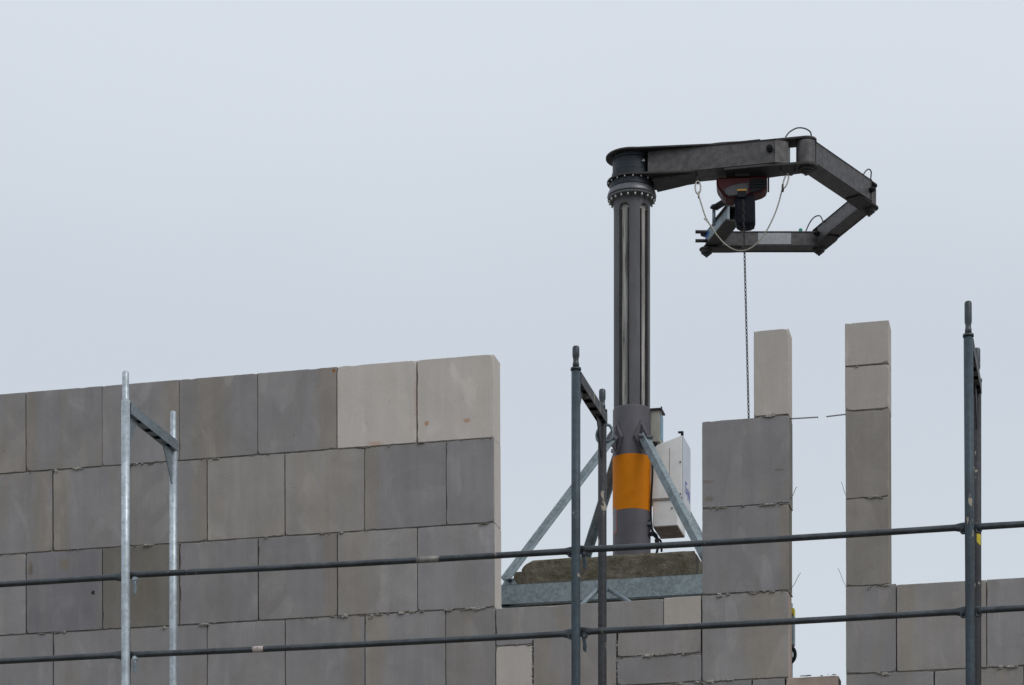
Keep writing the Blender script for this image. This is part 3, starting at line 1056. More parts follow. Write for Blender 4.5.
# slewing head
mb = MB()
mb.lathe(CC, [(.128, 8.362), (.163, 8.368), (.167, 8.371), (.167, 8.380), (.166, 8.383), (.150, 8.384)], 72)
mb.build('flange', M['column_steel'], crane)
mb = MB()
mb.lathe(CC, [(.150, 8.384), (.166, 8.386), (.170, 8.392), (.166, 8.412), (.156, 8.432), (.150, 8.436)], 72)
mb.build('bearing_ring', M['ring'], crane)
mb = MB()
mb.lathe(CC, [(.148, 8.436), (.154, 8.438), (.154, 8.480), (.15, 8.483)], 72)
mb.build('slew_bearing', M['bearing'], crane)
mb = MB()
mb.lathe(CC, [(.139, 8.500), (.139, 8.545), (.133, 8.552), (.133, 8.628), (.141, 8.634), (.141, 8.655)], 64)
mb.build('spool', M['bearing'], crane)
for k in range(20):
    a = 2 * math.pi * k / 20 + .1
    p = CC + Vector((math.cos(a) * .154, math.sin(a) * .154, 0))
    if math.sin(a) > .75: continue
    b_ = MB(); b_.sweep([p + Z * 8.350, p + Z * 8.370], .0075, 6); b_.build('bolt', M['bolt'], crane)
for k in range(9):
    a = math.pi + math.pi * (k + .5) / 9
    p = CC + Vector((math.cos(a) * .163, math.sin(a) * .163, 0))
    b_ = MB(); b_.sweep([p + Z * 8.472, p + Z * 8.485], .0055, 6); b_.build('bolt', M['bolt'], crane)
b_ = MB()
p = CC + Vector((math.cos(R(-60)) * .132, math.sin(R(-60)) * .132, 8.594))
b_.sweep([p, p + Vector((.02, -.025, 0)) * .6], .008, 8); b_.build('bolt', M['bolt'], crane)

J0 = Vector((CX, CY, 0))
J1 = Vector(((806.5 - 512) / F * 16.72, 16.72, 0))
J2 = Vector(((869.5 - 512) / F * 17.45, 17.45, 0))
J3 = Vector(((819.5 - 512) / F * 18.21, 18.21, 0))
J4 = Vector(((707 - 512) / F * 18.21, 18.21, 0))
J5 = Vector(((729 - 512) / F * 17.70, 17.70, 0))
ZC = 8.575


def teardrop(c, r, d, L, w_, z0, z1, mb, n=28):
    """round plate at c that narrows to width w_ at distance L along d"""
    d = d.normalized(); sd = Vector((-d.y, d.x, 0))
    pts = []
    for i in range(n + 1):
        a = math.pi * .38 + (2 * math.pi - 2 * math.pi * .38) * i / n
        pts.append(c + d * math.cos(a) * r + sd * math.sin(a) * r + Z * z0)
    pts.append(c + d * L - sd * w_ / 2 + Z * z0)
    pts.append(c + d * L + sd * w_ / 2 + Z * z0)
    mb.prism(pts, Z * (z1 - z0), bev=.0015)


def pill(c, r, d, L, z0, z1, mb, n=16):
    """plate with a round end at c, running L along d"""
    d = d.normalized(); sd = Vector((-d.y, d.x, 0))
    pts = []
    for i in range(n + 1):
        a = math.pi / 2 + math.pi * i / n
        pts.append(c + d * math.cos(a) * r + sd * math.sin(a) * r + Z * z0)
    pts.append(c + d * L - sd * r + Z * z0)
    pts.append(c + d * L + sd * r + Z * z0)
    mb.prism(pts, Z * (z1 - z0), bev=.0015)


d1 = (J1 - J0).normalized(); L1 = (J1 - J0).length
sd1 = Vector((-d1.y, d1.x, 0))
boom = child_empty('main_arm', crane, J0 + Z * ZC, ROT)
mb = MB()
mb.beam(J0 + d1 * .13 + Z * ZC, J0 + d1 * (L1 - .20) + Z * ZC, .19, .158, bev=.008)
# hollow web leading into the clevis
mb.prism([J0 + d1 * (L1 - .20) + sd1 * .095 + Z * 8.50, J0 + d1 * (L1 - .20) - sd1 * .095 + Z * 8.50, J0 + d1 * (L1 - .115) - sd1 * .055 + Z * 8.50, J0 + d1 * (L1 - .115) + sd1 * .055 + Z * 8.50], Z * .15)
mb.build('box_beam', M['crane_steel'], boom)
mb = MB(); teardrop(J0, .180, d1, .578, .20, 8.655, 8.667, mb); mb.build('top_plate', M['crane_dark'], boom)
mb = MB(); teardrop(J0, .172, d1, .46, .20, 8.484, 8.497, mb); mb.build('bottom_plate', M['crane_dark'], boom)
mb = MB()   # haunch under the beam beside the bearing
mb.prism([J0 + d1 * .165 - sd1 * .085 + Z * 8.484, J0 + d1 * .165 - sd1 * .085 + Z * 8.442, J0 + d1 * .34 - sd1 * .085 + Z * 8.466, J0 + d1 * .46 - sd1 * .085 + Z * 8.486], sd1 * .17, bev=.003)
mb.build('haunch', M['crane_dark'], boom)
mb = MB()
pill(J1, .072, -d1, .34, 8.655, 8.670, mb)
mb.prism([J1 - d1 * .30 - sd1 * .10 + Z * 8.655, J1 - d1 * .62 - sd1 * .10 + Z * 8.653, J1 - d1 * .62 + sd1 * .10 + Z * 8.653, J1 - d1 * .30 + sd1 * .10 + Z * 8.655], Z * .009)
mb.build('clevis_top', M['crane_dark'], boom)
mb = MB()
pts_ = []
for i in range(17):
    a_ = math.pi / 2 + math.pi * i / 16
    pts_.append(J1 - d1 * math.cos(a_) * .080 + sd1 * math.sin(a_) * .080 + Z * 8.476)
pts_ += [J1 - d1 * .12 - sd1 * .085 + Z * 8.476, J1 - d1 * .26 - sd1 * .101 + Z * 8.476, J1 - d1 * .55 - sd1 * .101 + Z * 8.476, J1 - d1 * .55 + sd1 * .101 + Z * 8.476, J1 - d1 * .26 + sd1 * .101 + Z * 8.476, J1 - d1 * .12 + sd1 * .085 + Z * 8.476]
mb.prism(pts_, Z * .017, bev=.0015)
mb.build('clevis_bottom', M['crane_dark'], boom)
mb = MB()
p = J0 + d1 * (L1 - .235) - sd1 * .095
mb.sweep([p + Z * 8.59, p - sd1 * .03 + Z * 8.59], .022, 12)
mb.sweep([p + Z * 8.59 - sd1 * .028, p - sd1 * .045 + Z * 8.59], .012, 12)
mb.build('stop_bolt', M['black'], boom)
mb = MB()   # pivot nuts below the clevis
mb.lathe(J1, [(.012, 8.430), (.016, 8.445), (.032, 8.447), (.032, 8.458), (.052, 8.460), (.052, 8.478)], 24)
mb.build('pivot_nut', M['crane_dark'], boom)


def arm(name, a, b, h_, w_, zc, rj_a, rj_b, stop=True, plates=True):
    """box arm from joint a to joint b: pivot barrel at a, clevis plates and nut at b"""
    d = (b - a).normalized(); L = (b - a).length
    s = Vector((-d.y, d.x, 0))
    r = child_empty(name, crane, a + Z * zc, ROT)
    mb = MB()
    mb.beam(a + d * (rj_a * .15) + Z * zc, b - d * (rj_b + .045) + Z * zc, w_, h_, bev=.007)
    mb.prism([b - d * (rj_b + .05) + s * w_ * .5 - Z * (-zc + h_ * .5 - .004), b - d * (rj_b + .05) - s * w_ * .5 - Z * (-zc + h_ * .5 - .004),
              b - d * (rj_b + .015) - s * w_ * .22 - Z * (-zc + h_ * .5 - .004), b - d * (rj_b + .015) + s * w_ * .22 - Z * (-zc + h_ * .5 - .004)], Z * (h_ - .008))
    mb.build('box_beam', M['crane_steel'], r)
    mb = MB()
    mb.lathe(a, [(rj_a, zc - h_ / 2 - .004), (rj_a, zc + h_ / 2 + .004)], 32)
    mb.build('pivot_barrel', M['crane_steel'], r)
    if plates:
        mb = MB(); pill(b, rj_b + .008, -d, rj_b + .15, zc + h_ / 2 + .001, zc + h_ / 2 + .011, mb, 14); mb.build('clevis_top', M['crane_dark'], r)
        mb = MB()
        # lower plate wider than the arm, tapering back into it
        rr = rj_b + .016
        pts = []
        for i in range(15):
            an = math.pi / 2 + math.pi * i / 14
            pts.append(b - d * math.cos(an) * rr + s * math.sin(an) * rr + Z * (zc - h_ / 2 - .012))
        pts = pts[::1]
        pts.append(b - d * .17 - s * rr + Z * (zc - h_ / 2 - .012))
        pts.append(b - d * .25 - s * w_ * .40 + Z * (zc - h_ / 2 - .012))
        pts.append(b - d * .25 + s * w_ * .40 + Z * (zc - h_ / 2 - .012))
        pts.append(b - d * .17 + s * rr + Z * (zc - h_ / 2 - .012))
        mb.prism(pts, Z * .011, bev=.0015)
        mb.build('clevis_bottom', M['crane_dark'], r)
        mb = MB()
        zb_ = zc - h_ / 2 - .012
        mb.lathe(b, [(.008, zb_ - .052), (.013, zb_ - .040), (.024, zb_ - .038), (.024, zb_ - .026), (.040, zb_ - .024), (.046, zb_)], 20)
        mb.build('pivot_nut', M['crane_dark'], r)
        if stop:
            mb = MB()
            sgn = -1 if (s.y > 0) else 1
            p = b - d * (rj_b + .055) + s * sgn * w_ * .5 + Z * zc
            mb.sweep([p, p + s * sgn * .028], .018, 10)
            mb.sweep([p + s * sgn * .026, p + s * sgn * .04], .010, 10)
            mb.build('stop_bolt', M['black'], r)
    return r


a2 = arm('second_arm', J1, J2, .146, .130, ZC - .003, .068, .050)
a3 = arm('third_arm', J2, J3, .112, .105, ZC - .012, .050, .043)
a4 = arm('fourth_arm', J3, J4, .100, .115, ZC - .030, .043, .038)
# maker's plate on the fourth arm
d4 = (J4 - J3).normalized(); s4_ = Vector((0, -1, 0))
def on4(px): return Vector(((px - 512) / F * (18.21 - .0625), 18.21 - .0625, 0))
mb = MB()
mb.box((on4(758.5) + on4(791.5)) / 2 + Z * (ZC - .028) + Vector((0, .004, 0)), Vector(((on4(791.5) - on4(758.5)).x / 2, 0, 0)), Vector((0, .0015, 0)), Z * .041)
mb.build('name_plate', M['name_plate'], a4)
# end piece
d5 = (J5 - J4).normalized(); s5 = Vector((-d5.y, d5.x, 0))
tip = child_empty('end_piece', crane, J4 + Z * ZC, ROT)
mb = MB()
mb.beam(J4 + d5 * .0 + Z * (ZC - .01), J5 + Z * (ZC - .01), .012, .105, bev=.002)
mb.beam(J4 + d5 * .02 + s5 * .07 + Z * (ZC - .01), J5 + s5 * .07 + Z * (ZC - .01), .012, .10, bev=.002)
mb.build('side_plates', M['galv_dull'], tip)
mb = MB()
mb.beam(J4 - d5 * .03 + s5 * .035 + Z * (ZC - .068), J5 + s5 * .035 + Z * (ZC - .068), .11, .010, bev=.002)
mb.beam(J4 + d5 * .22 + s5 * .035 + Z * (ZC + .035), J5 + s5 * .035 + Z * (ZC + .035), .11, .010, bev=.002)
mb.build('web_plate', M['crane_dark'], tip)
for zz in (ZC + .032, ZC - .034):
    mb = MB()
    pA = J4 + Vector((-.085, -.03, zz))
    mb.sweep([pA, pA + Vector((.10, 0, 0))], .0125, 12)
    mb.build('stub_pin', M['crane_dark'], tip)
mb = MB()
pr = Vector(((714.3 - 512) / F * 17.85, 17.85, 0))
mb.sweep([pr + Z * 8.525, pr + Z * 8.660], .0125, 12)
mb.sweep([pr + Z * 8.650, pr + Z * 8.675], .020, 12)
mb.build('locking_rod', M['galv_dull'], tip)
mb = MB()
q0 = pr + Z * 8.65
mb.beam(q0, J5 + Z * 8.655, .06, .010)
mb.build('cover_plate', M['crane_dark'], tip)
mb = MB()
pc = J4 + d5 * .03 - s5 * .0 + Z * (ZC + .012)
for sg in (1, -1):
    c_ = pc + s5 * (.0065 * sg)
    pts = [c_ + d5 * math.cos(2 * math.pi * i / 14) * .05 + Z * math.sin(2 * math.pi * i / 14) * .024 for i in range(14)]
    mb.prism(pts, s5 * .001 * sg)
mb.build('sticker', M['blue'], tip)
mb = MB()
mb.lathe(J4, [(.008, 8.450), (.012, 8.462), (.022, 8.464), (.022, 8.478), (.036, 8.480), (.036, 8.50)], 20)
mb.build('pivot_nut', M['crane_dark'], tip)


def hose(pts, r=.0075, name='hose', mat='hose', par=None):
    P_ = [Vector(p) for p in pts]
    path = []
    n = len(P_)
    for i in range(n - 1):
        p0 = P_[max(0, i - 1)]; p1 = P_[i]; p2 = P_[i + 1]; p3 = P_[min(n - 1, i + 2)]
        for k in range(8):
            t = k / 8
            path.append(.5 * ((2 * p1) + (p2 - p0) * t + (2 * p0 - 5 * p1 + 4 * p2 - p3) * t * t + (3 * p1 - p0 - 3 * p2 + p3) * t ** 3))
    path.append(P_[-1])
    mb = MB(); mb.sweep(path, r, 8)
    return mb.build(name, M[mat], par)


hose([pt(786, 137, 16.72), pt(790, 132, 16.73), pt(797.5, 128.0, 16.74), pt(805.5, 128.6, 16.76), pt(811, 132.5, 16.80), pt(811.5, 139, 16.82)], .0048, par=crane)
hose([pt(862.5, 177, 17.35), pt(866, 171.2, 17.38), pt(869.3, 169.2, 17.42), pt(871.6, 172, 17.46), pt(871, 179, 17.48)], .0048, par=crane)
hose([pt(805.5, 233, 18.20), pt(810, 223, 18.18), pt(815, 217, 18.14), pt(820.5, 216, 18.08), pt(823.5, 222, 18.00)], .0048, par=crane)
mb = MB(); pm = pt(801, 231, 18.19); mb.lathe(pm, [(.014, pm.z - .012), (.014, pm.z + .012), (.008, pm.z + .018)], 12); mb.build('cable_cap', M['teal'], crane)
# grab cable lying along the top of the main arm
hose([pt(700, 146.5, 16.85), pt(720, 143.4, 16.82), pt(745, 142.0, 16.80), pt(752, 141.0, 16.80)], .008, par=boom)

# braces, brackets, base frame
HU, HN = .72, .92
ZB0, ZB1 = 5.405, 5.532
corners = {}
for cu in (-1, 1):
    for cn in (-1, 1):
        corners[(cu, cn)] = cl(cu * HU, cn * HN, 0)
zb_top = 6.70
for (cu, cn), c_ in corners.items():
    dirv = (c_ - CC); dirv.z = 0; dirv.normalize()
    sdv = Vector((-dirv.y, dirv.x, 0))
    a = CC + dirv * .175 + Z * (zb_top - .01)
    b = CC + (c_ - CC) * .955 + Z * 5.575
    br = MB()
    dd = (b - a).normalized()
    upv = dd.cross(sdv).normalized()
    if upv.z < 0: upv = -upv
    # angle section: one flat flange and one standing flange
    off = sdv * .012
    br.box((a + b) / 2 + off, dd * (b - a).length / 2, sdv * .033, upv * .004, .001)
    br.box((a + b) / 2 + off - sdv * .030, dd * (b - a).length / 2, sdv * .004, upv * .030, .001)
    br.build('brace', M['galv_spangle'], crane)
    g2 = MB()
    base = CC + dirv * .140
    g2.prism([base + Z * (zb_top + .105) - sdv * .006, base + dirv * .085 + Z * (zb_top + .0) - sdv * .006, base + dirv * .070 + Z * (zb_top - .045) - sdv * .006, base + Z * (zb_top - .095) - sdv * .006], sdv * .012, bev=.002)
    # wrap plate on the sleeve (diamond)
    arc = []
    ang = math.atan2(dirv.y, dirv.x)
    for (da, zz) in ((-.42, 0), (0, .115), (.42, 0), (0, -.115)):
        rr_ = .127 / math.cos(da) if da else .127
        arc.append(CC + Vector((math.cos(ang + da) * rr_, math.sin(ang + da) * rr_, zb_top + zz)))
    g2.prism(arc, dirv * .022, bev=.002)
    bk = g2.build('bracket', M['sleeve'], crane)
    b2 = MB()
    bp = base + dirv * .055 + Z * (zb_top - .015)
    b2.sweep([bp - sdv * .055, bp + sdv * .055], .016, 8)
    b2.build('bolt', M['ring'], bk)
    ft = MB()
    ft.prism([c_ + Z * ZB1 - dirv * .02 - sdv * .007, c_ - dirv * .18 + Z * ZB1 - sdv * .007, c_ - dirv * .13 + Z * (ZB1 + .05) - sdv * .007, c_ - dirv * .07 + Z * (ZB1 + .075) - sdv * .007], sdv * .01, bev=.001)
    lug = ft.build('foot_lug', M['galv_spangle'], crane)
    b3 = MB(); bp = c_ - dirv * .09 + Z * (ZB1 + .045); b3.sweep([bp - sdv * .03, bp + sdv * .03], .012, 8); b3.build('bolt', M['bolt_dark'], lug)

def channel(a, b, inward):
    """U channel standing on edge, its web outward"""
    mb = MB()
    d = (b - a).normalized()
    mb.beam(a + Z * (ZB0 + ZB1) / 2, b + Z * (ZB0 + ZB1) / 2, .008, ZB1 - ZB0, bev=.002)
    for zz in (ZB0 + .004, ZB1 - .004):
        mb.beam(a + inward * .030 + Z * zz, b + inward * .030 + Z * zz, .052, .008, bev=.001)
    return mb.build('base_beam', M['galv_spangle'], crane)
e = .05
channel(cl(-HU - e, -HN, 0), cl(HU + e, -HN, 0), N)
channel(cl(-HU - e, HN, 0), cl(HU + e, HN, 0), -N)
channel(cl(-HU, -HN + .008, 0), cl(-HU, HN - .008, 0), U)
channel(cl(HU, -HN + .008, 0), cl(HU, HN - .008, 0), -U)
for nn_ in (-.70, -.20, .20):
    mb = MB(); mb.beam(cl(-HU + .062, nn_, 5.37), cl(HU - .062, nn_, 5.37), .06, .07, bev=.003); mb.build('cross_beam', M['galv_dull'], crane)
mb = MB()
mb.beam(cl(-HU, 0, 5.33), cl(HU, 0, 5.33), .12, .06); mb.beam(cl(0, -HN, 5.29), cl(0, HN, 5.29), .12, .04)
mb.build('cross_beam', M['galv_dull'], crane)
for (cu, cn), c_ in corners.items():
    mb = MB()
    p_ = cl(cu * (HU - .06), cn * (HN - .06), 0)
    mb.box(p_ + Z * (3.985 + 5.39) / 2, U * .04, N * .04, Z * (5.39 - 3.985) / 2, .004)
    mb.box(p_ + Z * 3.978, U * .09, N * .09, Z * .007)
    mb.build('leg', M['galv_dull'], crane)
# two tubular struts spreading down from the front beam
for px1_, py1_ in ((583.0, 604), (627.0, 600.5)):
    pa = ppt(605.0 if px1_ > 605 else 601.5, 586.5, 15.98); pb_ = ppt(px1_, py1_, 15.98)
    d_ = (pb_ - pa).normalized()
    mb = MB(); mb.sweep([pa, pa + d_ * .9], .0155, 12); mb.build('strut', M['galv_dull'], crane)
mb = MB(); c_ = ppt(603.5, 586, 15.97); mb.box(c_, U * .03, N * .012, Z * .035, .004); mb.build('strut_bracket', M['galv_dull'], crane)

# control box high on the sleeve, cable, electric cabinet
box = child_empty('control_box', crane, pt(657, 425, 17.05), ROT)
c_ = pt(655.6, 426, 16.98)
mb = MB(); mb.box(c_ + N * .06, U * .034, N * .06, Z * .108, .004); mb.build('case', M['beige'], box)
mb = MB(); mb.box(c_ + N * .06 + U * .0365, U * .002, N * .045, Z * .085, .0); mb.build('side_panel', M['blue_pale'], box)
mb = MB(); mb.box(c_ + N * .06 + U * .006 + Z * .1145, U * .042, N * .075, Z * .006, .002); mb.box(c_ + N * .0 + U * .044 + Z * .108, U * .004, N * .01, Z * .022, .002); mb.build('lid', M['crane_dark'], box)
mb = MB(); mb.box(c_ + N * .03 - Z * .115 - U * .005, U * .012, N * .012, Z * .02, .003); mb.build('cable_gland', M['black'], box)

cab = child_empty('cabinet', crane, pt(665, 530, 17.05), ROT)
# upper case: a trapezoid hood that drops towards the pillar
A = pt(648.5, 500, 16.98)
w_up = .236; dp = .34
zt_l, zt_r, zb_ = pt(657, 445.5, 16.98).z, pt(682, 437.5, 16.98).z, pt(665, 500.5, 16.98).z
P0 = Vector((A.x, A.y, 0))
mb = MB()
mb.prism([P0 + Z * zb_, P0 + U * w_up + Z * zb_, P0 + U * w_up + Z * zt_r, P0 + U * .062 + Z * zt_l, P0 + U * .004 + Z * (zt_l - .06)], N * dp, bev=.004)
mb.build('upper_case', M['cabinet'], cab)
P1 = P0 + U * .030 + N * .012
mb = MB()
zl_ = pt(665, 527, 16.99).z
mb.prism([P1 + Z * zl_, P1 + U * .175 + Z * zl_, P1 + U * .175 + Z * (zb_ - .002), P1 + Z * (zb_ - .002)], N * (dp - .02), bev=.004)
mb.build('lower_case', M['cabinet'], cab)
mb = MB()
mb.box(P1 + U * .0875 + N * (dp - .02) / 2 + Z * (zl_ - .003), U * .084, N * (dp - .03) / 2, Z * .002)
mb.build('bottom_sheet', M['cabinet_under'], cab)
mb = MB()
mb.box(P0 + U * (w_up + .004) + N * dp * .5 + Z * ((zb_ + zt_r) / 2 - .02), U * .003, N * dp * .49, Z * ((zt_r - zb_) / 2 + .02), .001)
mb.build('side_sheet', M['cabinet_blue'], cab)
mb = MB()
mb.box(P0 + U * (w_up + .008) + N * .17 + Z * (zb_ + .075), U * .001, N * .13, Z * .10)
stk = mb.build('sticker', M['white_label'], cab)
mb = MB()
sx_ = P0 + U * (w_up + .0105)
for (n0_, za_, n1_, zb2) in ((.10, .17, .16, .17), (.10, .17, .10, .10), (.10, .10, .16, .10), (.16, .10, .16, .13), (.13, .13, .16, .13), (.20, .15, .20, .07), (.20, .15, .27, .07), (.27, .07, .27, .15)):
    mb.beam(sx_ + N * n0_ + Z * (zb_ + za_ - .03), sx_ + N * n1_ + Z * (zb_ + zb2 - .03), .001, .014, up=Z if n0_ != n1_ else N, bev=0)
mb.build('print', M['ink'], stk)
mb = MB()
mb.sweep([P0 + U * .236 + N * .012 + Z * zt_r, P0 + U * .236 + N * .012 + Z * (zt_r + .02)], .010, 8)
mb.box(P0 + U * .226 + N * .012 + Z * (zt_r + .024), U * .018, N * .01, Z * .005)
mb.build('latch', M['black'], cab)
mb = MB()
mb.box(P0 + U * .118 + N * .001 + Z * (zb_ + .007), U * .118, N * .003, Z * .003)
mb.build('rim', M['cabinet_under'], cab)
mb = MB()
mb.box(P0 + U * .150 - N * .0005 + Z * (zb_ + zt_l) / 2, U * .0012, N * .0012, Z * (zt_l - zb_) * .42)
mb.build('door_seam', M['cabinet_under'], cab)
for du_, dz_ in ((.225, .03), (.225, .25), (.02, .03), (.165, -.06)):
    mb = MB(); c_ = P0 + U * du_ + Z * (zb_ + dz_) + N * (.012 if dz_ < 0 else 0); mb.sweep([c_ + N * .002, c_ - N * .006], .006, 8); mb.build('screw', M['bolt_dark'], cab)
# cables beside the sleeve
hose([pt(655, 443, 16.97), pt(652.6, 455, 16.95), pt(652.8, 475, 16.94), pt(651.5, 500, 16.93), pt(651.5, 520, 16.93), pt(654, 535, 16.95), pt(661, 541, 16.98), pt(662, 552, 17.0)], .0075, par=crane, mat='black')
hose([pt(650, 520, 16.93), pt(653, 531, 16.92), pt(657, 536, 16.93), pt(658.5, 546, 16.94), pt(655, 560, 16.95)], .009, par=crane, mat='black')
for k, (px_, py_) in enumerate(((649.5, 524), (652, 534), (657, 541))):
    mb = MB(); mb.box(pt(px_, py_, 16.93), U * (.015 - .002 * k), N * .02, Z * .012, .004); mb.build('connector', M['bolt_dark' if k == 0 else 'black'], crane)

# ------------------------------------------------------------------ ballast on the crane base
def ballast(u0, u1, n0, n1, z0, z1, label, chip):
    bm = bmesh.new()
    nx, ny, nz = 40, 10, 10
    bmesh.ops.create_cube(bm, size=1.0)
    bmesh.ops.subdivide_edges(bm, edges=list(bm.edges), cuts=14, use_grid_fill=True)
    lx, ly, lz = u1 - u0, n1 - n0, z1 - z0
    for v in bm.verts:
        p = Vector((v.co.x * lx, v.co.y * ly, v.co.z * lz))
        if chip:   # broken upper left corner
            q = (-lx / 2 + .05 - p.x) + (p.z - lz / 2) * .9
            if q > 0: p.x += q * .6; p.z -= q * .45
        k = noise.noise(p * 9) * .006 + noise.noise(p * 30) * .003
        e_ = min(abs(abs(v.co.x) - .5), 1)
        edge = sum(1 for c in v.co if abs(abs(c) - .5) < 1e-4)
        nrm = Vector((p.x / lx if abs(abs(v.co.x) - .5) < 1e-4 else 0, p.y / ly if abs(abs(v.co.y) - .5) < 1e-4 else 0, p.z / lz if abs(abs(v.co.z) - .5) < 1e-4 else 0))
        if nrm.length > 0: nrm.normalize()
        p += nrm * (k - (.008 if edge > 1 else 0))
        v.co = p
    c = cl((u0 + u1) / 2, (n0 + n1) / 2, (z0 + z1) / 2)
    vv = [c + U * v.co.x + N * v.co.y + Z * v.co.z for v in bm.verts]
    bm.verts.index_update()
    mb = MB(); mb.add(vv, [[v.index for v in f.verts] for f in bm.faces])
    bm.free()
    return tag(mb.build('ballast_block', M['moss'], origin=cl((u0 + u1) / 2, (n0 + n1) / 2, z0)), label, 'concrete block', 'ballast blocks on the crane base')


ballast(-.595, .575, -.84, -.50, 5.407, 5.712, 'long mossy concrete block lying in front on the crane base', True)
ballast(-.735, .70, -.47, -.16, 5.536, 5.735, 'mossy concrete block lying just behind the long one, only its dark left end showing', False)

# ------------------------------------------------------------------ hoist under the main arm
HD = 16.87
hoist = empty('chain_hoist', pt(743, 172, HD), ROT)
tag(hoist, 'red and grey electric chain hoist with black chain bag under the crane arm', 'hoist')
HX = (743 - 512) / F * HD
hc = Vector((HX, HD, 0))
ux = Vector((math.cos(R(6)), -math.sin(R(6)), 0)); uy = Vector((-ux.y, ux.x, 0))


def shell(c, prof, d0, d1, name, mat, bev=.012, par=hoist):
    """prof in (x along ux, z); extruded from depth d0 to d1 along uy"""
    mb = MB()
    mb.prism([c + ux * x + uy * d0 + Z * z for x, z in prof], uy * (d1 - d0), bev=bev)
    return mb.build(name, M[mat], par)


zt_ = 8.456
shell(hc, [(-.178, zt_), (-.178, zt_ - .055), (-.128, zt_ - .130), (-.10, zt_ - .145), (.03, zt_ - .135), (.145, zt_ - .102), (.168, zt_ - .078), (.168, zt_)], -.07, .08, 'housing', 'red', .014)
shell(hc, [(-.128, zt_ - .085), (-.118, zt_ - .120), (-.095, zt_ - .137), (.035, zt_ - .130), (.045, zt_ - .045), (-.02, zt_ - .050), (-.08, zt_ - .062)], -.080, -.065, 'front_cover', 'hoist_grey', .006)
shell(hc, [(.050, zt_ - .025), (.050, zt_ - .125), (.140, zt_ - .100), (.160, zt_ - .076), (.160, zt_ - .025)], -.079, -.065, 'motor_cover', 'black', .006)
for i in range(3):
    mb = MB(); mb.box(hc + ux * .105 - uy * .081 + Z * (zt_ - .045 - i * .018), ux * .048, uy * .004, Z * .004, .001); mb.build('cooling_fin', M['black'], hoist)
shell(hc, [(.170, zt_ - .005), (.170, zt_ - .075), (.182, zt_ - .075), (.182, zt_ - .005)], -.04, .04, 'end_plate', 'crane_dark', .002)
shell(hc, [(-.036, zt_ - .093), (-.036, zt_ - .104), (.028, zt_ - .104), (.028, zt_ - .093)], -.083, -.079, 'yellow_label', 'yellow', 0)
shell(hc, [(-.034, zt_ - .108), (-.034, zt_ - .150), (.026, zt_ - .150), (.026, zt_ - .108)], -.086, -.07, 'chain_guide', 'black', .004)
mb = MB()   # chain bag
bc = hc + ux * .012 - uy * .070
mb.prism([bc - ux * .066 + Z * (zt_ - .125), bc - ux * .062 + Z * (zt_ - .305), bc - ux * .042 + Z * (zt_ - .335), bc + ux * .058 + Z * (zt_ - .335),
          bc + ux * .076 + Z * (zt_ - .312), bc + ux * .074 + Z * (zt_ - .160), bc + ux * .060 + Z * (zt_ - .120)], uy * .125, bev=.018)
mb.build('chain_bag', M['black_bag'], hoist)
mb = MB(); mb.box(hc - uy * .05 + Z * 8.466, ux * .05, uy * .03, Z * .012, .002); mb.build('mounting_lug', M['crane_dark'], hoist)
# load chain: interlocking links hanging in one run, hook at its end
top = pt(743.6, 200, HD - .10); bot = pt(749.6, 437, HD - .10)
bot2 = bot + (bot - top).normalized() * .25
Lc = (bot2 - top).length; dc = (bot2 - top).normalized()
pitch = .026
nl = int(Lc / pitch)
xa = dc.cross(Vector((0, 1, 0))).normalized(); ya = dc.cross(xa).normalized()
mb = MB()
for i in range(nl):
    c_ = top + dc * (pitch * (i + .5))
    ang = R(45 if i % 2 else -45)
    ax_ = xa * math.cos(ang) + ya * math.sin(ang)
    mb.torus(c_, dc, ax_, pitch * .5 + .0030, .0068, .0031, 10, 5)
mb.build('load_chain', M['chain'], hoist)
hk = MB()
hp = top + dc * (pitch * nl)
hk.sweep([hp, hp - Z * .05], .018, 12)
pth = [hp - Z * .05 + ux * (.03 * math.sin(t_) ) - Z * (.035 - .035 * math.cos(t_)) for t_ in [i * .35 for i in range(13)]]
hk.sweep(pth, .008, 8)
hk.build('hook', M['chain'], hoist)

# ------------------------------------------------------------------ wire rope sling hanging in a bight below the arm
sling = empty('wire_rope_sling', pt(698, 182, 16.80), ROT)
tag(sling, 'thin wire rope hanging in a loop from two steel links under the crane arm', 'rope')
rp = [(699.3, 196.0), (702, 205), (706, 217), (711.5, 226.5), (718, 236), (726, 244.5), (735, 249.8), (744, 250.6), (752, 247.5), (760, 240.5), (768, 229), (775, 214.5), (779.5, 201.5), (782.3, 190)]
hose([pt(x, y, 16.74 - .0006 * i) for i, (x, y) in enumerate(rp)], .0048, 'rope', 'rope', sling)
mb = MB(); mb.torus(pt(698.3, 187.5, 16.76), Vector((.98, .2, 0)), Z, .019, .043, .0055, 22, 8); mb.build('link', M['link'], sling)
mb = MB(); mb.torus(pt(699.0, 195.0, 16.745), Vector((.3, .95, 0)), Z, .010, .020, .0045, 14, 6); mb.build('shackle', M['link'], sling)
mb = MB(); mb.torus(pt(698.2, 180.5, 16.77), Vector((.2, .98, 0)), Z, .012, .022, .006, 14, 6); mb.build('eye', M['chain'], sling)
mb = MB()
hd_ = 16.70
mb.sweep([pt(781.2, 168, hd_), pt(781.0, 173.5, hd_), pt(783, 175.3, hd_), pt(787, 174.8, hd_), pt(792, 175.0, hd_), pt(794.8, 173, hd_), pt(795, 168, hd_)], .006, 8)
mb.build('bow', M['chain'], sling)
mb = MB(); a_ = (pt(788, 174, hd_) - pt(783.5, 189, hd_)).normalized(); mb.torus(pt(786.2, 181, hd_), a_, a_.cross(Vector((0, 1, 0))), .050, .014, .005, 22, 8); mb.build('link', M['link'], sling)
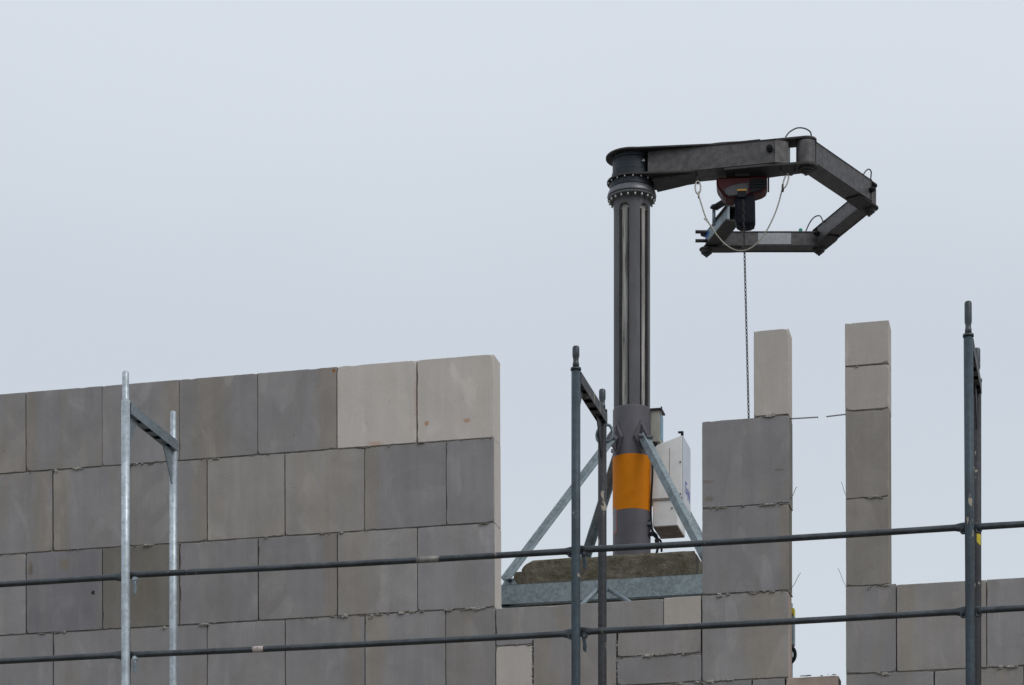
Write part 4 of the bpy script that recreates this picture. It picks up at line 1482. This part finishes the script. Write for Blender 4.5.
mb = MB(); mb.torus(pt(783.2, 188, hd_), Z, Vector((.4, .9, 0)), .024, .011, .0055, 14, 6); mb.build('shackle', M['chain'], sling)
mb = MB(); mb.sweep([pt(704.5, 218.5, 16.72), pt(708.5, 222.5, 16.70)], .004, 6); mb.build('rope_end', M['link'], sling)

# ------------------------------------------------------------------ steel prop behind the first pier
PD = 15.2
pdp = depth(790, PD)
pc = pt(786.5, 685, pdp); pc.z = 3.97
prop = empty('steel_prop', pc, ROT)
tag(prop, 'grey steel prop with yellow and black warning plate peeping out behind the wide pier', 'prop')
def pz(y): return pt(790, y, pdp).z
rx_ = (793.2 - 786.5) / F * pdp
mb = MB(); mb.lathe(pc, [(.05, 3.972), (.05, 3.985), (.03, 3.99), (rx_, 3.995), (rx_, pz(604))], 24); mb.build('tube', M['galv_spangle'], prop)
w2 = (795.1 - 786.5) / F * pdp
mb = MB(); mb.box(Vector((pc.x, pc.y, (pz(646) + pz(617)) / 2)), U * w2, N * .03, Z * (pz(617) - pz(646)) / 2, .003); mb.build('sleeve', M['galv_spangle'], prop)
mb = MB(); mb.box(Vector((pc.x, pc.y, (pz(617) + pz(609.5)) / 2)), U * w2, N * .03, Z * (pz(609.5) - pz(617)) / 2 * .99, .001); pl_ = mb.build('warning_plate', M['yellow_tape'], prop)
mb = MB()
f0 = Vector((pc.x, pc.y, 0)) - N * .0315
mb.prism([f0 + U * (w2 - .050) + Z * pz(609.8), f0 + U * (w2 - .036) + Z * pz(609.8), f0 + U * (w2 - .004) + Z * pz(616.7), f0 + U * (w2 - .030) + Z * pz(616.7)], -N * .001)
mb.build('stripe', M['black'], pl_)
mb = MB(); mb.torus(Vector((pc.x + .012, pc.y - .02, (pz(647) + pz(664)) / 2)), U, Z, .040, (pz(647) - pz(664)) / 2, .011, 22, 8); mb.build('handle', M['black'], prop)

# the courses were laid a trace out of level: rising to the right by 3 mm a metre
pv = Vector((.4, 0, 5.5))
wall.matrix_local = Matrix.Translation((0, WD, 0)) @ ROT @ Matrix.Translation(pv) @ Matrix.Rotation(-.0031, 4, 'Y') @ Matrix.Translation(-pv)
